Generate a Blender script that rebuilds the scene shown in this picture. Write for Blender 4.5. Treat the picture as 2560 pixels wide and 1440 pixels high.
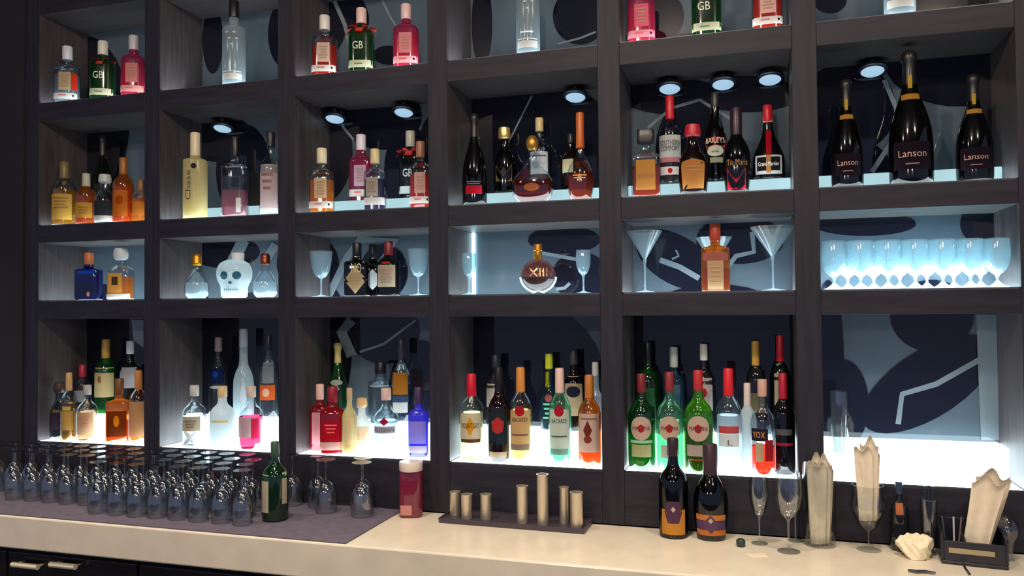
import bpy, bmesh, math, random
from mathutils import Vector, Matrix
random.seed(7)
S = bpy.context.scene
for o in list(bpy.data.objects): bpy.data.objects.remove(o)

# ---------------------------------------------------------------- camera
YAW, PITCH, ROLL = 0.2943, 0.024, -0.009
CAM = Vector((2.4916, -2.8554, 1.70))
FPX = 2000.0
cy, sy = math.cos(YAW), math.sin(YAW)
FW = Vector((-sy*math.cos(PITCH), cy*math.cos(PITCH), math.sin(PITCH)))
R0 = Vector((cy, sy, 0)); U0 = R0.cross(FW)
RT = R0*math.cos(ROLL) + U0*math.sin(ROLL)
UP = -R0*math.sin(ROLL) + U0*math.cos(ROLL)
cd = bpy.data.cameras.new('camera'); cam = bpy.data.objects.new('camera', cd)
S.collection.objects.link(cam); S.camera = cam
cd.sensor_width = 36; cd.lens = FPX/2560*36; cd.clip_start = .05
cam.matrix_world = Matrix(((RT.x, UP.x, -FW.x, CAM.x), (RT.y, UP.y, -FW.y, CAM.y), (RT.z, UP.z, -FW.z, CAM.z), (0, 0, 0, 1)))

# ---------------------------------------------------------------- world, lights, exposure
S.view_settings.view_transform = 'Standard'; S.view_settings.look = 'None'
S.view_settings.exposure = 1.0; S.view_settings.gamma = 1.0
S.view_settings.use_curve_mapping = False
S.cycles.max_bounces = 14; S.cycles.transparent_max_bounces = 40
S.cycles.transmission_bounces = 12; S.cycles.glossy_bounces = 5; S.cycles.diffuse_bounces = 3
S.cycles.sample_clamp_indirect = 4.0; S.cycles.caustics_reflective = False; S.cycles.caustics_refractive = False
S.cycles.use_denoising = True
w = bpy.data.worlds.new('world'); S.world = w; w.use_nodes = True
w.node_tree.nodes['Background'].inputs[0].default_value = (.36, .42, .66, 1)
w.node_tree.nodes['Background'].inputs[1].default_value = .26

def lamp(x, y, z, power, rad, col):
    l = bpy.data.lights.new('ceiling_lamp', 'POINT'); l.energy = power; l.shadow_soft_size = rad; l.color = col
    o = bpy.data.objects.new('ceiling_lamp', l); o.location = (x, y, z); S.collection.objects.link(o); return o
WARM = (1.0, .84, .66)
for (x, y, z, e) in ((2.0, -2.0, 3.27, 13), (3.6, -2.2, 3.33, 11), (.3, -2.3, 3.36, 5), (2.7, -3.6, 2.48, 8), (1.2, -3.6, 2.48, 7)):
    lamp(x, y, z, e*3.2, .075, WARM)
def downlight(x, y, z, power):
    l = bpy.data.lights.new('ceiling_downlight', 'SPOT'); l.energy = power; l.shadow_soft_size = .05; l.color = (1.0, .87, .70)
    l.spot_size = math.radians(72); l.spot_blend = .8
    o = bpy.data.objects.new('ceiling_downlight', l); o.location = (x, y, z); S.collection.objects.link(o)
for x in (-1.0, 0.0, 1.0, 2.0, 3.0):
    downlight(x, -1.0, 3.45, 54)

# ---------------------------------------------------------------- helpers
def lin(c):
    return tuple((v/255/12.92 if v/255 <= .04045 else ((v/255+.055)/1.055)**2.4) for v in c[:3])
def pix(px, py, axis, val):
    d = FW + RT*((px-1280)/FPX) + UP*((720-py)/FPX)
    t = (val-CAM[axis])/d[axis]
    return CAM + d*t
def proj(P):
    d = Vector(P)-CAM; z = d.dot(FW)
    return 1280+FPX*d.dot(RT)/z, 720-FPX*d.dot(UP)/z, z
def spot(px, y, z):
    """world point on plane y, height z, seen at picture column px"""
    py = 720
    for _ in range(4):
        P = pix(px, py, 1, y); P.z = z; py = proj(P)[1]
    return P

MATS = {}
def node_mat(name):
    m = bpy.data.materials.new(name); m.use_nodes = True
    nt = m.node_tree; nt.nodes.clear()
    out = nt.nodes.new('ShaderNodeOutputMaterial')
    return m, nt, out
def pbr(name, col, rough=.5, metal=0., noise=.0, scale=20., spec=.5, emis=None, estr=0., stretch=None, bump=0., coat=0.):
    key = ('pbr', name)
    if key in MATS: return MATS[key]
    m, nt, out = node_mat(name)
    b = nt.nodes.new('ShaderNodeBsdfPrincipled')
    b.inputs['Roughness'].default_value = rough; b.inputs['Metallic'].default_value = metal
    b.inputs['Specular IOR Level'].default_value = spec; b.inputs['Coat Weight'].default_value = coat
    c = (*lin(col), 1)
    b.inputs['Base Color'].default_value = c
    if noise > 0:
        tc = nt.nodes.new('ShaderNodeTexCoord'); mp = nt.nodes.new('ShaderNodeMapping')
        if stretch: mp.inputs['Scale'].default_value = stretch
        nz = nt.nodes.new('ShaderNodeTexNoise'); nz.inputs['Scale'].default_value = scale; nz.inputs['Detail'].default_value = 5
        mx = nt.nodes.new('ShaderNodeMixRGB'); mx.blend_type = 'MULTIPLY'; mx.inputs[0].default_value = 1
        rp = nt.nodes.new('ShaderNodeMapRange'); rp.inputs[1].default_value = .3; rp.inputs[2].default_value = .7
        rp.inputs[3].default_value = 1-noise; rp.inputs[4].default_value = 1+noise
        nt.links.new(tc.outputs['Object'], mp.inputs[0]); nt.links.new(mp.outputs[0], nz.inputs[0])
        nt.links.new(nz.outputs[0], rp.inputs[0]); mx.inputs[1].default_value = c
        nt.links.new(rp.outputs[0], mx.inputs[2]); nt.links.new(mx.outputs[0], b.inputs['Base Color'])
        if bump:
            bp = nt.nodes.new('ShaderNodeBump'); bp.inputs['Strength'].default_value = bump; bp.inputs['Distance'].default_value = .002
            nt.links.new(nz.outputs[0], bp.inputs['Height']); nt.links.new(bp.outputs[0], b.inputs['Normal'])
    if emis:
        b.inputs['Emission Color'].default_value = (*lin(emis), 1); b.inputs['Emission Strength'].default_value = estr
    nt.links.new(b.outputs[0], out.inputs[0]); MATS[key] = m; return m
def glow(name, col, strength):
    key = ('glow', name)
    if key in MATS: return MATS[key]
    m, nt, out = node_mat(name)
    tc = nt.nodes.new('ShaderNodeTexCoord'); nz = nt.nodes.new('ShaderNodeTexNoise'); nz.inputs['Scale'].default_value = 6
    mr = nt.nodes.new('ShaderNodeMapRange'); mr.inputs[3].default_value = strength*.8; mr.inputs[4].default_value = strength*1.2
    e = nt.nodes.new('ShaderNodeEmission'); e.inputs[0].default_value = (*lin(col), 1)
    nt.links.new(tc.outputs['Object'], nz.inputs[0]); nt.links.new(nz.outputs[0], mr.inputs[0]); nt.links.new(mr.outputs[0], e.inputs[1])
    nt.links.new(e.outputs[0], out.inputs[0]); MATS[key] = m; return m
def glass(col=(236, 244, 246), rough=.03, frost=0., name=None, edge=.42, gl=.08, rim=.6):
    """thin glass wall: what lies behind shows through tinted, rim darker and shinier"""
    key = ('glass', col, rough, frost, edge, gl, rim)
    if key in MATS: return MATS[key]
    m, nt, out = node_mat(name or 'bottle_glass')
    N = nt.nodes.new; L = nt.links.new
    lw = N('ShaderNodeLayerWeight'); lw.inputs[0].default_value = .35
    t = N('ShaderNodeBsdfTransparent'); g = N('ShaderNodeBsdfGlossy'); g.inputs['Roughness'].default_value = rough
    g.inputs[0].default_value = (1, 1, 1, 1)
    c = lin(col)
    mc = N('ShaderNodeMixRGB'); mc.inputs[1].default_value = (*c, 1); mc.inputs[2].default_value = (*(v*edge for v in c), 1)
    pw = N('ShaderNodeMath'); pw.operation = 'POWER'; pw.inputs[1].default_value = 2.5
    L(lw.outputs['Facing'], pw.inputs[0]); L(pw.outputs[0], mc.inputs[0]); L(mc.outputs[0], t.inputs[0])
    mr = N('ShaderNodeMapRange'); mr.inputs[3].default_value = gl; mr.inputs[4].default_value = rim
    L(pw.outputs[0], mr.inputs[0])
    mx = N('ShaderNodeMixShader'); L(mr.outputs[0], mx.inputs[0]); L(t.outputs[0], mx.inputs[1]); L(g.outputs[0], mx.inputs[2])
    last = mx
    if frost > 0:
        tr = N('ShaderNodeBsdfTranslucent'); tr.inputs[0].default_value = (*c, 1)
        df = N('ShaderNodeBsdfDiffuse'); df.inputs[0].default_value = (*c, 1)
        a = N('ShaderNodeMixShader'); a.inputs[0].default_value = .35; L(tr.outputs[0], a.inputs[1]); L(df.outputs[0], a.inputs[2])
        b = N('ShaderNodeMixShader'); b.inputs[0].default_value = frost; L(mx.outputs[0], b.inputs[1]); L(a.outputs[0], b.inputs[2]); last = b
    L(last.outputs[0], out.inputs[0]); MATS[key] = m; return m
def liquid(col, milk=.3):
    key = ('liq', col, milk)
    if key in MATS: return MATS[key]
    m, nt, out = node_mat('liquid')
    N = nt.nodes.new; L = nt.links.new
    c = (*lin(col), 1)
    g = N('ShaderNodeBsdfRefraction'); g.inputs['IOR'].default_value = 1.2; g.inputs['Roughness'].default_value = .12; g.inputs[0].default_value = tuple(v**.5 for v in c[:3])+(1,)
    tr = N('ShaderNodeBsdfTranslucent'); tr.inputs[0].default_value = c
    df = N('ShaderNodeBsdfDiffuse'); df.inputs[0].default_value = c
    a = N('ShaderNodeMixShader'); a.inputs[0].default_value = .35; L(tr.outputs[0], a.inputs[1]); L(df.outputs[0], a.inputs[2])
    b = N('ShaderNodeMixShader'); b.inputs[0].default_value = milk; L(g.outputs[0], b.inputs[1]); L(a.outputs[0], b.inputs[2])
    L(b.outputs[0], out.inputs[0]); MATS[key] = m; return m
def paper(col):
    """printed label stock, lets a little light through"""
    key = ('paper', col)
    if key in MATS: return MATS[key]
    m, nt, out = node_mat('label_paper')
    N = nt.nodes.new; L = nt.links.new
    c = (*lin(col), 1)
    df = N('ShaderNodeBsdfDiffuse'); df.inputs[0].default_value = c
    tr = N('ShaderNodeBsdfTranslucent'); tr.inputs[0].default_value = c
    a = N('ShaderNodeMixShader'); a.inputs[0].default_value = .45; L(df.outputs[0], a.inputs[1]); L(tr.outputs[0], a.inputs[2])
    L(a.outputs[0], out.inputs[0]); MATS[key] = m; return m
def cap_mat(col, metal=0., rough=.35):
    return pbr('cap_%d_%d_%d_%d' % (*col, metal*10), col, rough, metal)

class MB:
    def __init__(s): s.v = []; s.f = []; s.mi = []; s.sm = []
    def add(s, vs, fs, mi=0, smooth=False):
        o = len(s.v); s.v += [tuple(v) for v in vs]; s.f += [tuple(i+o for i in f) for f in fs]
        s.mi += [mi]*len(fs); s.sm += [smooth]*len(fs)
    def box(s, x0, x1, y0, y1, z0, z1, mi=0):
        vs = [(x, y, z) for z in (z0, z1) for y in (y0, y1) for x in (x0, x1)]
        s.add(vs, [(0, 2, 3, 1), (4, 5, 7, 6), (0, 1, 5, 4), (2, 6, 7, 3), (0, 4, 6, 2), (1, 3, 7, 5)], mi)
    def bevbox(s, x0, x1, y0, y1, z0, z1, b, mi=0):
        bm = bmesh.new(); bmesh.ops.create_cube(bm, size=1)
        for v in bm.verts: v.co = Vector(((x0+x1)/2+v.co.x*(x1-x0), (y0+y1)/2+v.co.y*(y1-y0), (z0+z1)/2+v.co.z*(z1-z0)))
        bmesh.ops.bevel(bm, geom=list(bm.edges), offset=b, segments=2, affect='EDGES', profile=.5)
        s.add([v.co.copy() for v in bm.verts], [[v.index for v in f.verts] for f in bm.faces], mi); bm.free()
    def lathe(s, prof, n=24, sq=2., ry=1., mi=0, cap0=True, cap1=True, c=(0, 0, 0)):
        """prof: (radius, z); sq: 2 = round, larger = squarer section; ry: depth ratio"""
        vs = []; fs = []
        for (r, z) in prof:
            for i in range(n):
                a = 2*math.pi*(i+.5)/n; ca, sa = math.cos(a), math.sin(a)
                k = (abs(ca)**sq+abs(sa)**sq)**(-1/sq) if sq != 2. else 1
                vs.append((c[0]+r*k*ca, c[1]+r*k*sa*ry, c[2]+z))
        for j in range(len(prof)-1):
            for i in range(n):
                a = j*n+i; b = j*n+(i+1) % n
                fs.append((a, b, b+n, a+n))
        if cap0: fs.append(tuple(range(n-1, -1, -1)))
        if cap1: fs.append(tuple((len(prof)-1)*n+i for i in range(n)))
        s.add(vs, fs, mi, True)
    def tube(s, pts, r, n=8, mi=0):
        vs = []; fs = []; pts = [Vector(p) for p in pts]
        for i, p in enumerate(pts):
            d = (pts[min(i+1, len(pts)-1)]-pts[max(i-1, 0)]).normalized()
            u = d.cross(Vector((0, 0, 1)));
            if u.length < .01: u = d.cross(Vector((0, 1, 0)))
            u.normalize(); v = d.cross(u); rr = r[i] if isinstance(r, (list, tuple)) else r
            for k in range(n):
                a = 2*math.pi*k/n; vs.append(p+(u*math.cos(a)+v*math.sin(a))*rr)
        for j in range(len(pts)-1):
            for k in range(n):
                a = j*n+k; b = j*n+(k+1) % n; fs.append((a, a+n, b+n, b))
        fs.append(tuple(range(n))); fs.append(tuple((len(pts)-1)*n+k for k in range(n-1, -1, -1)))
        s.add(vs, fs, mi, True)
    def build(s, name, mats, parent=None, loc=None, sharp=True):
        me = bpy.data.meshes.new(name); me.from_pydata(s.v, [], s.f)
        for m in (mats if isinstance(mats, (list, tuple)) else [mats]): me.materials.append(m)
        me.polygons.foreach_set('material_index', s.mi); me.polygons.foreach_set('use_smooth', s.sm)
        me.update(); me.validate()
        if any(s.sm) and sharp:
            try: me.set_sharp_from_angle(angle=math.radians(40))
            except Exception: pass
        o = bpy.data.objects.new(name, me); S.collection.objects.link(o)
        if parent is not None: o.parent = parent
        if loc is not None: o.location = loc
        return o
def tag(o, label, cat, group=None, kind=None):
    o['label'] = label; o['category'] = cat
    if group: o['group'] = group
    if kind: o['kind'] = kind
    return o
def thing(name, label, cat, loc=(0, 0, 0), rz=0., group=None):
    o = bpy.data.objects.new(name, None); S.collection.objects.link(o); o.empty_display_size = .02
    o.location = loc; o.rotation_euler = (0, 0, rz); return tag(o, label, cat, group)
def struct(o):
    o['kind'] = 'structure'; return o
def clone(root, loc, label=None, group=None, rz=0.):
    r = root.copy(); S.collection.objects.link(r); r.location = loc; r.rotation_euler = (0, 0, rz)
    if label: r['label'] = label
    if group: r['group'] = group
    for ch in list(root.children):
        c = ch.copy(); S.collection.objects.link(c); c.parent = r
        for g in list(ch.children):
            d = g.copy(); S.collection.objects.link(d); d.parent = c
    return r

# ---------------------------------------------------------------- shelf dimensions
W = .666; HW = .0402; DEP = .28
R1T, R1B, R2T, R2B, R3T, R3B, LEDGE = 2.6495, 2.5695, 2.088, 2.0115, 1.7437, 1.666, 1.1074
R0B, R0T = 3.06, 3.14
CT = .9197; CDEP = .47; CFB = .797
X0, X1 = -W-HW, 5*W+HW
wood = pbr('dark_stained_wood', (38, 36, 46), .55, 0, .35, 3.0, .3, stretch=(1.5, 12, 12), bump=.15)
woodv = pbr('dark_stained_wood_upright', (38, 36, 46), .55, 0, .35, 3.0, .3, stretch=(14, 14, 1.2), bump=.15)
panelm = pbr('shelf_underside_pale', (72, 66, 66), .5, 0, .2, 5.0, .4, stretch=(1.5, 12, 12))  # paler tone for the shelf undersides
innerv = pbr('post_inner_side_pale', (66, 60, 62), .5, 0, .25, 5.0, .4, stretch=(14, 14, 1.2))  # paler tone for the side faces of the posts

unit = thing('back_bar_shelf_unit', 'tall dark wooden back bar shelving with square lit cells behind the counter', 'shelf unit', (2, 0, 0))
def P(mb, name, mat): return mb.build(name, mat, unit, (-2, 0, 0))
for k in range(-1, 6):
    m = MB(); m.bevbox(k*W-HW, k*W+HW, -.0, DEP, CT+.001, R0T+.15, .002)
    m.mi = [1 if all(abs(abs(m.v[i][0]-k*W)-HW) < 1e-5 for i in f) else 0 for f in m.f]; P(m, 'post', [woodv, innerv])
for k in range(-1, 5):
    a, b = k*W+HW, (k+1)*W-HW
    for (z0, z1) in ((R0B, R0T), (R1B, R1T), (R2B, R2T), (R3B, R3T)):
        m = MB(); m.bevbox(a, b, .0008, DEP, z0, z1, .0015)
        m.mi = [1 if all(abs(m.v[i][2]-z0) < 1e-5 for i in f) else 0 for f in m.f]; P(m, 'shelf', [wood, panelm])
    m = MB(); m.bevbox(a, b, .0012, DEP, CT+.001, LEDGE, .002); P(m, 'ledge', wood)
# ---- back glass with the printed graphic of big petals, plus two painted reflections
dark = (16, 20, 34); grey = (112, 126, 140)
def painted(name, col):
    m = pbr(name, col, .035, 0, .08, 4., .5); return m
gm = painted('back_glass_grey', (76, 88, 98)); dm = painted('back_glass_dark', (16, 18, 30)); lm = painted('back_glass_light', (112, 124, 132))
bp = MB(); bp.box(X0+.02, X1-.02, DEP, DEP+.02, LEDGE-.02, R0B+.02, 0)
lay = [0]
def poly(pts, mi):
    lay[0] += 1; y = DEP-.0004-lay[0]*.00004
    vs = []
    for (px, py) in pts:
        q = pix(px, py, 1, DEP); vs.append((min(max(q.x, X0+.03), X1-.03), y, min(max(q.z, LEDGE), R0B+.01)))
    bp.add(vs, [tuple(range(len(vs)))[::-1]], mi)
def ell(cx, cyy, rx, ry, rot=0, mi=1, n=30):
    r = math.radians(rot)
    poly([(cx+rx*math.cos(t)*math.cos(r)-ry*math.sin(t)*math.sin(r), cyy+rx*math.cos(t)*math.sin(r)+ry*math.sin(t)*math.cos(r)) for t in [2*math.pi*i/n for i in range(n)][::-1]], mi)
def stroke(pts, wd, mi=2):
    a = []; b = []
    for i, p in enumerate(pts):
        q0 = pts[max(i-1, 0)]; q1 = pts[min(i+1, len(pts)-1)]
        dx, dy = q1[0]-q0[0], q1[1]-q0[1]; L = math.hypot(dx, dy) or 1
        a.append((p[0]-dy/L*wd/2, p[1]+dx/L*wd/2)); b.append((p[0]+dy/L*wd/2, p[1]-dx/L*wd/2))
    poly((a+b[::-1])[::-1], mi)
for e in [(532, 100, 26, 85), (712, 85, 42, 85), (800, 40, 70, 110), (880, 30, 38, 60, -25), (972, 138, 40, 24), (1205, 60, 26, 110), (1450, 40, 68, 72), (1660, 40, 50, 60), (1725, 125, 90, 42),
          (2075, 0, 42, 34), (2390, 20, 110, 46),
          (215, 300, 110, 210), (545, 345, 90, 60), (610, 430, 70, 120), (800, 380, 82, 130), (955, 290, 100, 85), (1020, 430, 60, 120),
          (1300, 380, 260, 190), (1680, 240, 130, 46), (1870, 235, 130, 46), (1720, 340, 75, 120, 20), (1900, 480, 120, 60),
          (2120, 270, 120, 115), (2370, 170, 160, 95, 8), (2110, 450, 130, 110), (2490, 300, 60, 180),
          (560, 630, 90, 40), (770, 660, 78, 75), (960, 680, 60, 70), (1410, 600, 90, 34), (1450, 690, 70, 60), (1690, 650, 110, 60, 30), (1850, 600, 110, 60),
          (2160, 560, 130, 30), (2450, 560, 50, 50),
          (250, 900, 130, 190), (470, 900, 130, 170), (640, 900, 110, 170), (790, 880, 90, 190), (960, 830, 90, 80), (1050, 990, 80, 140), (1290, 940, 220, 190), (1790, 900, 260, 190),
          (2070, 900, 40, 200), (2110, 1010, 62, 110), (2330, 790, 105, 90), (2320, 960, 190, 84, -32)]:
    ell(*e)
for s_, wd in [([(835, 0), (862, 60), (880, 130), (885, 190)], 10), ([(955, 0), (975, 40), (1000, 80)], 5), ([(1395, 110), (1450, 96), (1490, 80)], 5),
               ([(840, 270), (860, 320), (885, 350)], 6), ([(1270, 360), (1300, 300), (1330, 240)], 4), ([(1620, 320), (1680, 270), (1750, 250), (1830, 300)], 8),
               ([(2210, 200), (2240, 270), (2245, 330), (2180, 430)], 12), ([(1190, 350), (1200, 345)], 3),
               ([(820, 745), (870, 640), (900, 600), (990, 600), (930, 690)], 18), ([(580, 660), (610, 600)], 30), ([(690, 610), (660, 660)], 22),
               ([(1340, 630), (1450, 650)], 9), ([(1390, 723), (1412, 720), (1425, 708)], 8), ([(1650, 650), (1700, 668), (1748, 696)], 14), ([(1690, 625), (1697, 640), (1680, 648)], 5), ([(1880, 580), (1885, 630), (1840, 640), (1810, 680)], 12),
               ([(880, 800), (855, 830), (880, 890)], 26), ([(900, 880), (960, 860), (1040, 800)], 6), ([(2245, 1060), (2255, 985), (2340, 960), (2420, 915), (2500, 870)], 14)]:
    stroke(s_, wd)
ell(2486, 955, 13, 44, 18, 2)  # bright curved reflection painted on the glass
poly([(2440, 786), (2503, 786), (2500, 1100), (2452, 1100), (2446, 950)][::-1], 2)  # mirrored blue column, painted as a pale patch
poly([(330, 800), (360, 800), (360, 870), (335, 850)][::-1], 2)
P(bp, 'back_glass_panel', [gm, dm, lm])

# setting
struct(MB_w := (lambda m: (m.box(X0-2.5, X0-.002, -.01, DEP+.1, 0, 3.5), m.build('wall_left', pbr('dark_wall_paint', (26, 24, 32), .8, 0, .2, 4.)))[1])(MB()))
struct((lambda m: (m.box(X1+.002, X1+2.5, -.01, DEP+.1, 0, 3.5), m.build('wall_right', pbr('dark_wall_paint', (46, 42, 52), .7)))[1])(MB()))
struct((lambda m: (m.box(X0-2.5, X1+2.5, DEP+.1, DEP+.2, 0, 3.5), m.build('wall_back', pbr('dark_wall_paint', (46, 42, 52), .7)))[1])(MB()))
struct((lambda m: (m.box(X0-2.5, X1+2.5, -6, DEP+.2, -.1, 0), m.build('floor', pbr('dark_floor_tiles', (58, 50, 46), .4, 0, .3, 3.)))[1])(MB()))
struct((lambda m: (m.box(X0-2.5, X1+2.5, -6, DEP+.2, 3.5, 3.6), m.build('ceiling', pbr('ceiling_paint', (60, 58, 66), .8)))[1])(MB()))

# ---------------------------------------------------------------- glowing steps on the shelves
COLN = ['left end', 'second', 'third', 'fourth', 'fifth', 'right end']
def colname(k): return ('%s column' % COLN[k]) if k in (0, 5) else ('%s column from the left' % COLN[k])
ROWN = {1: 'top visible shelf', 2: 'second shelf down', 3: 'third shelf down', 4: 'ledge above the counter'}
BASE = {1: R1T, 2: R2T, 3: R3T, 4: LEDGE}
PLATE = .006; STEPH = {1: .055, 2: .066, 3: .0, 4: .112}
STY = .158
facem = {1: glow('glow_face_top', (150, 205, 225), .3), 2: glow('glow_face_second', (180, 218, 226), .5), 3: glow('glow_face_third', (190, 235, 250), 2.2), 4: glow('glow_face_low', (220, 242, 248), 3.5)}
topm = {1: glow('glow_top_top', (225, 238, 245), 3.6), 2: glow('glow_top_second', (220, 238, 246), 3.6), 3: glow('glow_top_third', (215, 238, 246), 3.0), 4: glow('glow_top_low', (225, 242, 248), 6.5)}
dim = pbr('frosted_acrylic_edge', (70, 74, 84), .4)
for k in range(6):
    a, b = k*W-W+HW+.003 if False else (k-1)*W+HW+.003, k*W-HW-.003
    for row in (1, 2, 3, 4):
        z = BASE[row]
        t = thing('light_box', 'glowing white light step, %s, %s' % (colname(k), ROWN[row]), 'light panel', ((a+b)/2, .15, z), 0, 'lit steps in the shelf cells')
        h = (b-a)/2
        m = MB(); m.box(-h, h, .012-.15, (STY-.001 if row != 3 else DEP-.004)-.15, .0003, PLATE, 0); m.mi = [0, 1, 0, 0, 0, 0]; m.build('base_plate', [dim, topm[row] if (row, k) != (3, 5) else glow('glow_top_tumblers', (215, 242, 250), 8.0)], t)
        if row != 3:
            m = MB()
            m.bevbox(-h, h, STY-.15, DEP-.003-.15, .0003, STEPH[row], .002)
            m.build('raised_step', facem[row], t)
def zfloor(row, rear): return BASE[row]+(STEPH[row] if rear and row != 3 else PLATE)+.0006

# glowing discs added for reflections in the back glass, second row
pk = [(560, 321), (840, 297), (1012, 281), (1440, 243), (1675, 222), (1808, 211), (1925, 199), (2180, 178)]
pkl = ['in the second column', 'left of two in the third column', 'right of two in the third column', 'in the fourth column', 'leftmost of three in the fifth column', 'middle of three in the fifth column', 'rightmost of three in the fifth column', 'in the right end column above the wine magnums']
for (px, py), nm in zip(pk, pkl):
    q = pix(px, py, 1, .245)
    t = thing('reflection_disc', 'blue-white oval reflection built as a glowing disc under the shelf, %s' % nm, 'light', (q.x, .235, R1B-.001), 0, 'reflection discs under the top shelf')
    hh = R1B-.001-q.z
    m = MB(); m.lathe([(.012, 0), (.012, -hh+.012)], 12, c=(0, 0, 0)); m.build('stem', cap_mat((24, 26, 34)), t)
    tilt = Matrix.Rotation(math.radians(-14), 4, 'X')
    m = MB(); m.lathe([(.036, .012), (.050, .010), (.052, .0), (.047, -.004), (.040, -.004)], 28); o = m.build('dark_ring', cap_mat((22, 28, 44)), t, (0, 0, -hh)); o.rotation_euler = (math.radians(-14), 0, 0)
    m = MB(); m.lathe([(.039, -.0045), (.034, -.009), (.018, -.0115), (.004, -.012)], 28); o = m.build('lens', glow('reflection_disc_glow', (165, 200, 226), .5), t, (0, 0, -hh)); o.rotation_euler = (math.radians(-14), 0, 0)  # emissive face of the disc carries the reflected glow

# LED reflection built as a glowing strip, rear left corner, fourth column, third row
q = 2*W+HW
m = MB(); m.bevbox(-.006, .006, -.008, .008, 0, R2B-R3T-PLATE-.003, .002)
o = m.build('led_reflection', glow('led_reflection', (190, 235, 250), 3.0), None, (q+.008, DEP-.012, R3T+PLATE+.001))
tag(o, 'thin upright white LED reflection in the corner behind the small left glass', 'reflection')

# ---------------------------------------------------------------- bottles
def smooth_prof(pts, n=3):
    """light corner rounding by Chaikin on (r,z) list, keeping the ends"""
    for _ in range(n-1):
        q = [pts[0]]
        for a, b in zip(pts[:-1], pts[1:]):
            q += [(a[0]*.78+b[0]*.22, a[1]*.78+b[1]*.22), (a[0]*.22+b[0]*.78, a[1]*.22+b[1]*.78)]
        q.append(pts[-1]); pts = q
    return pts
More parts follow.
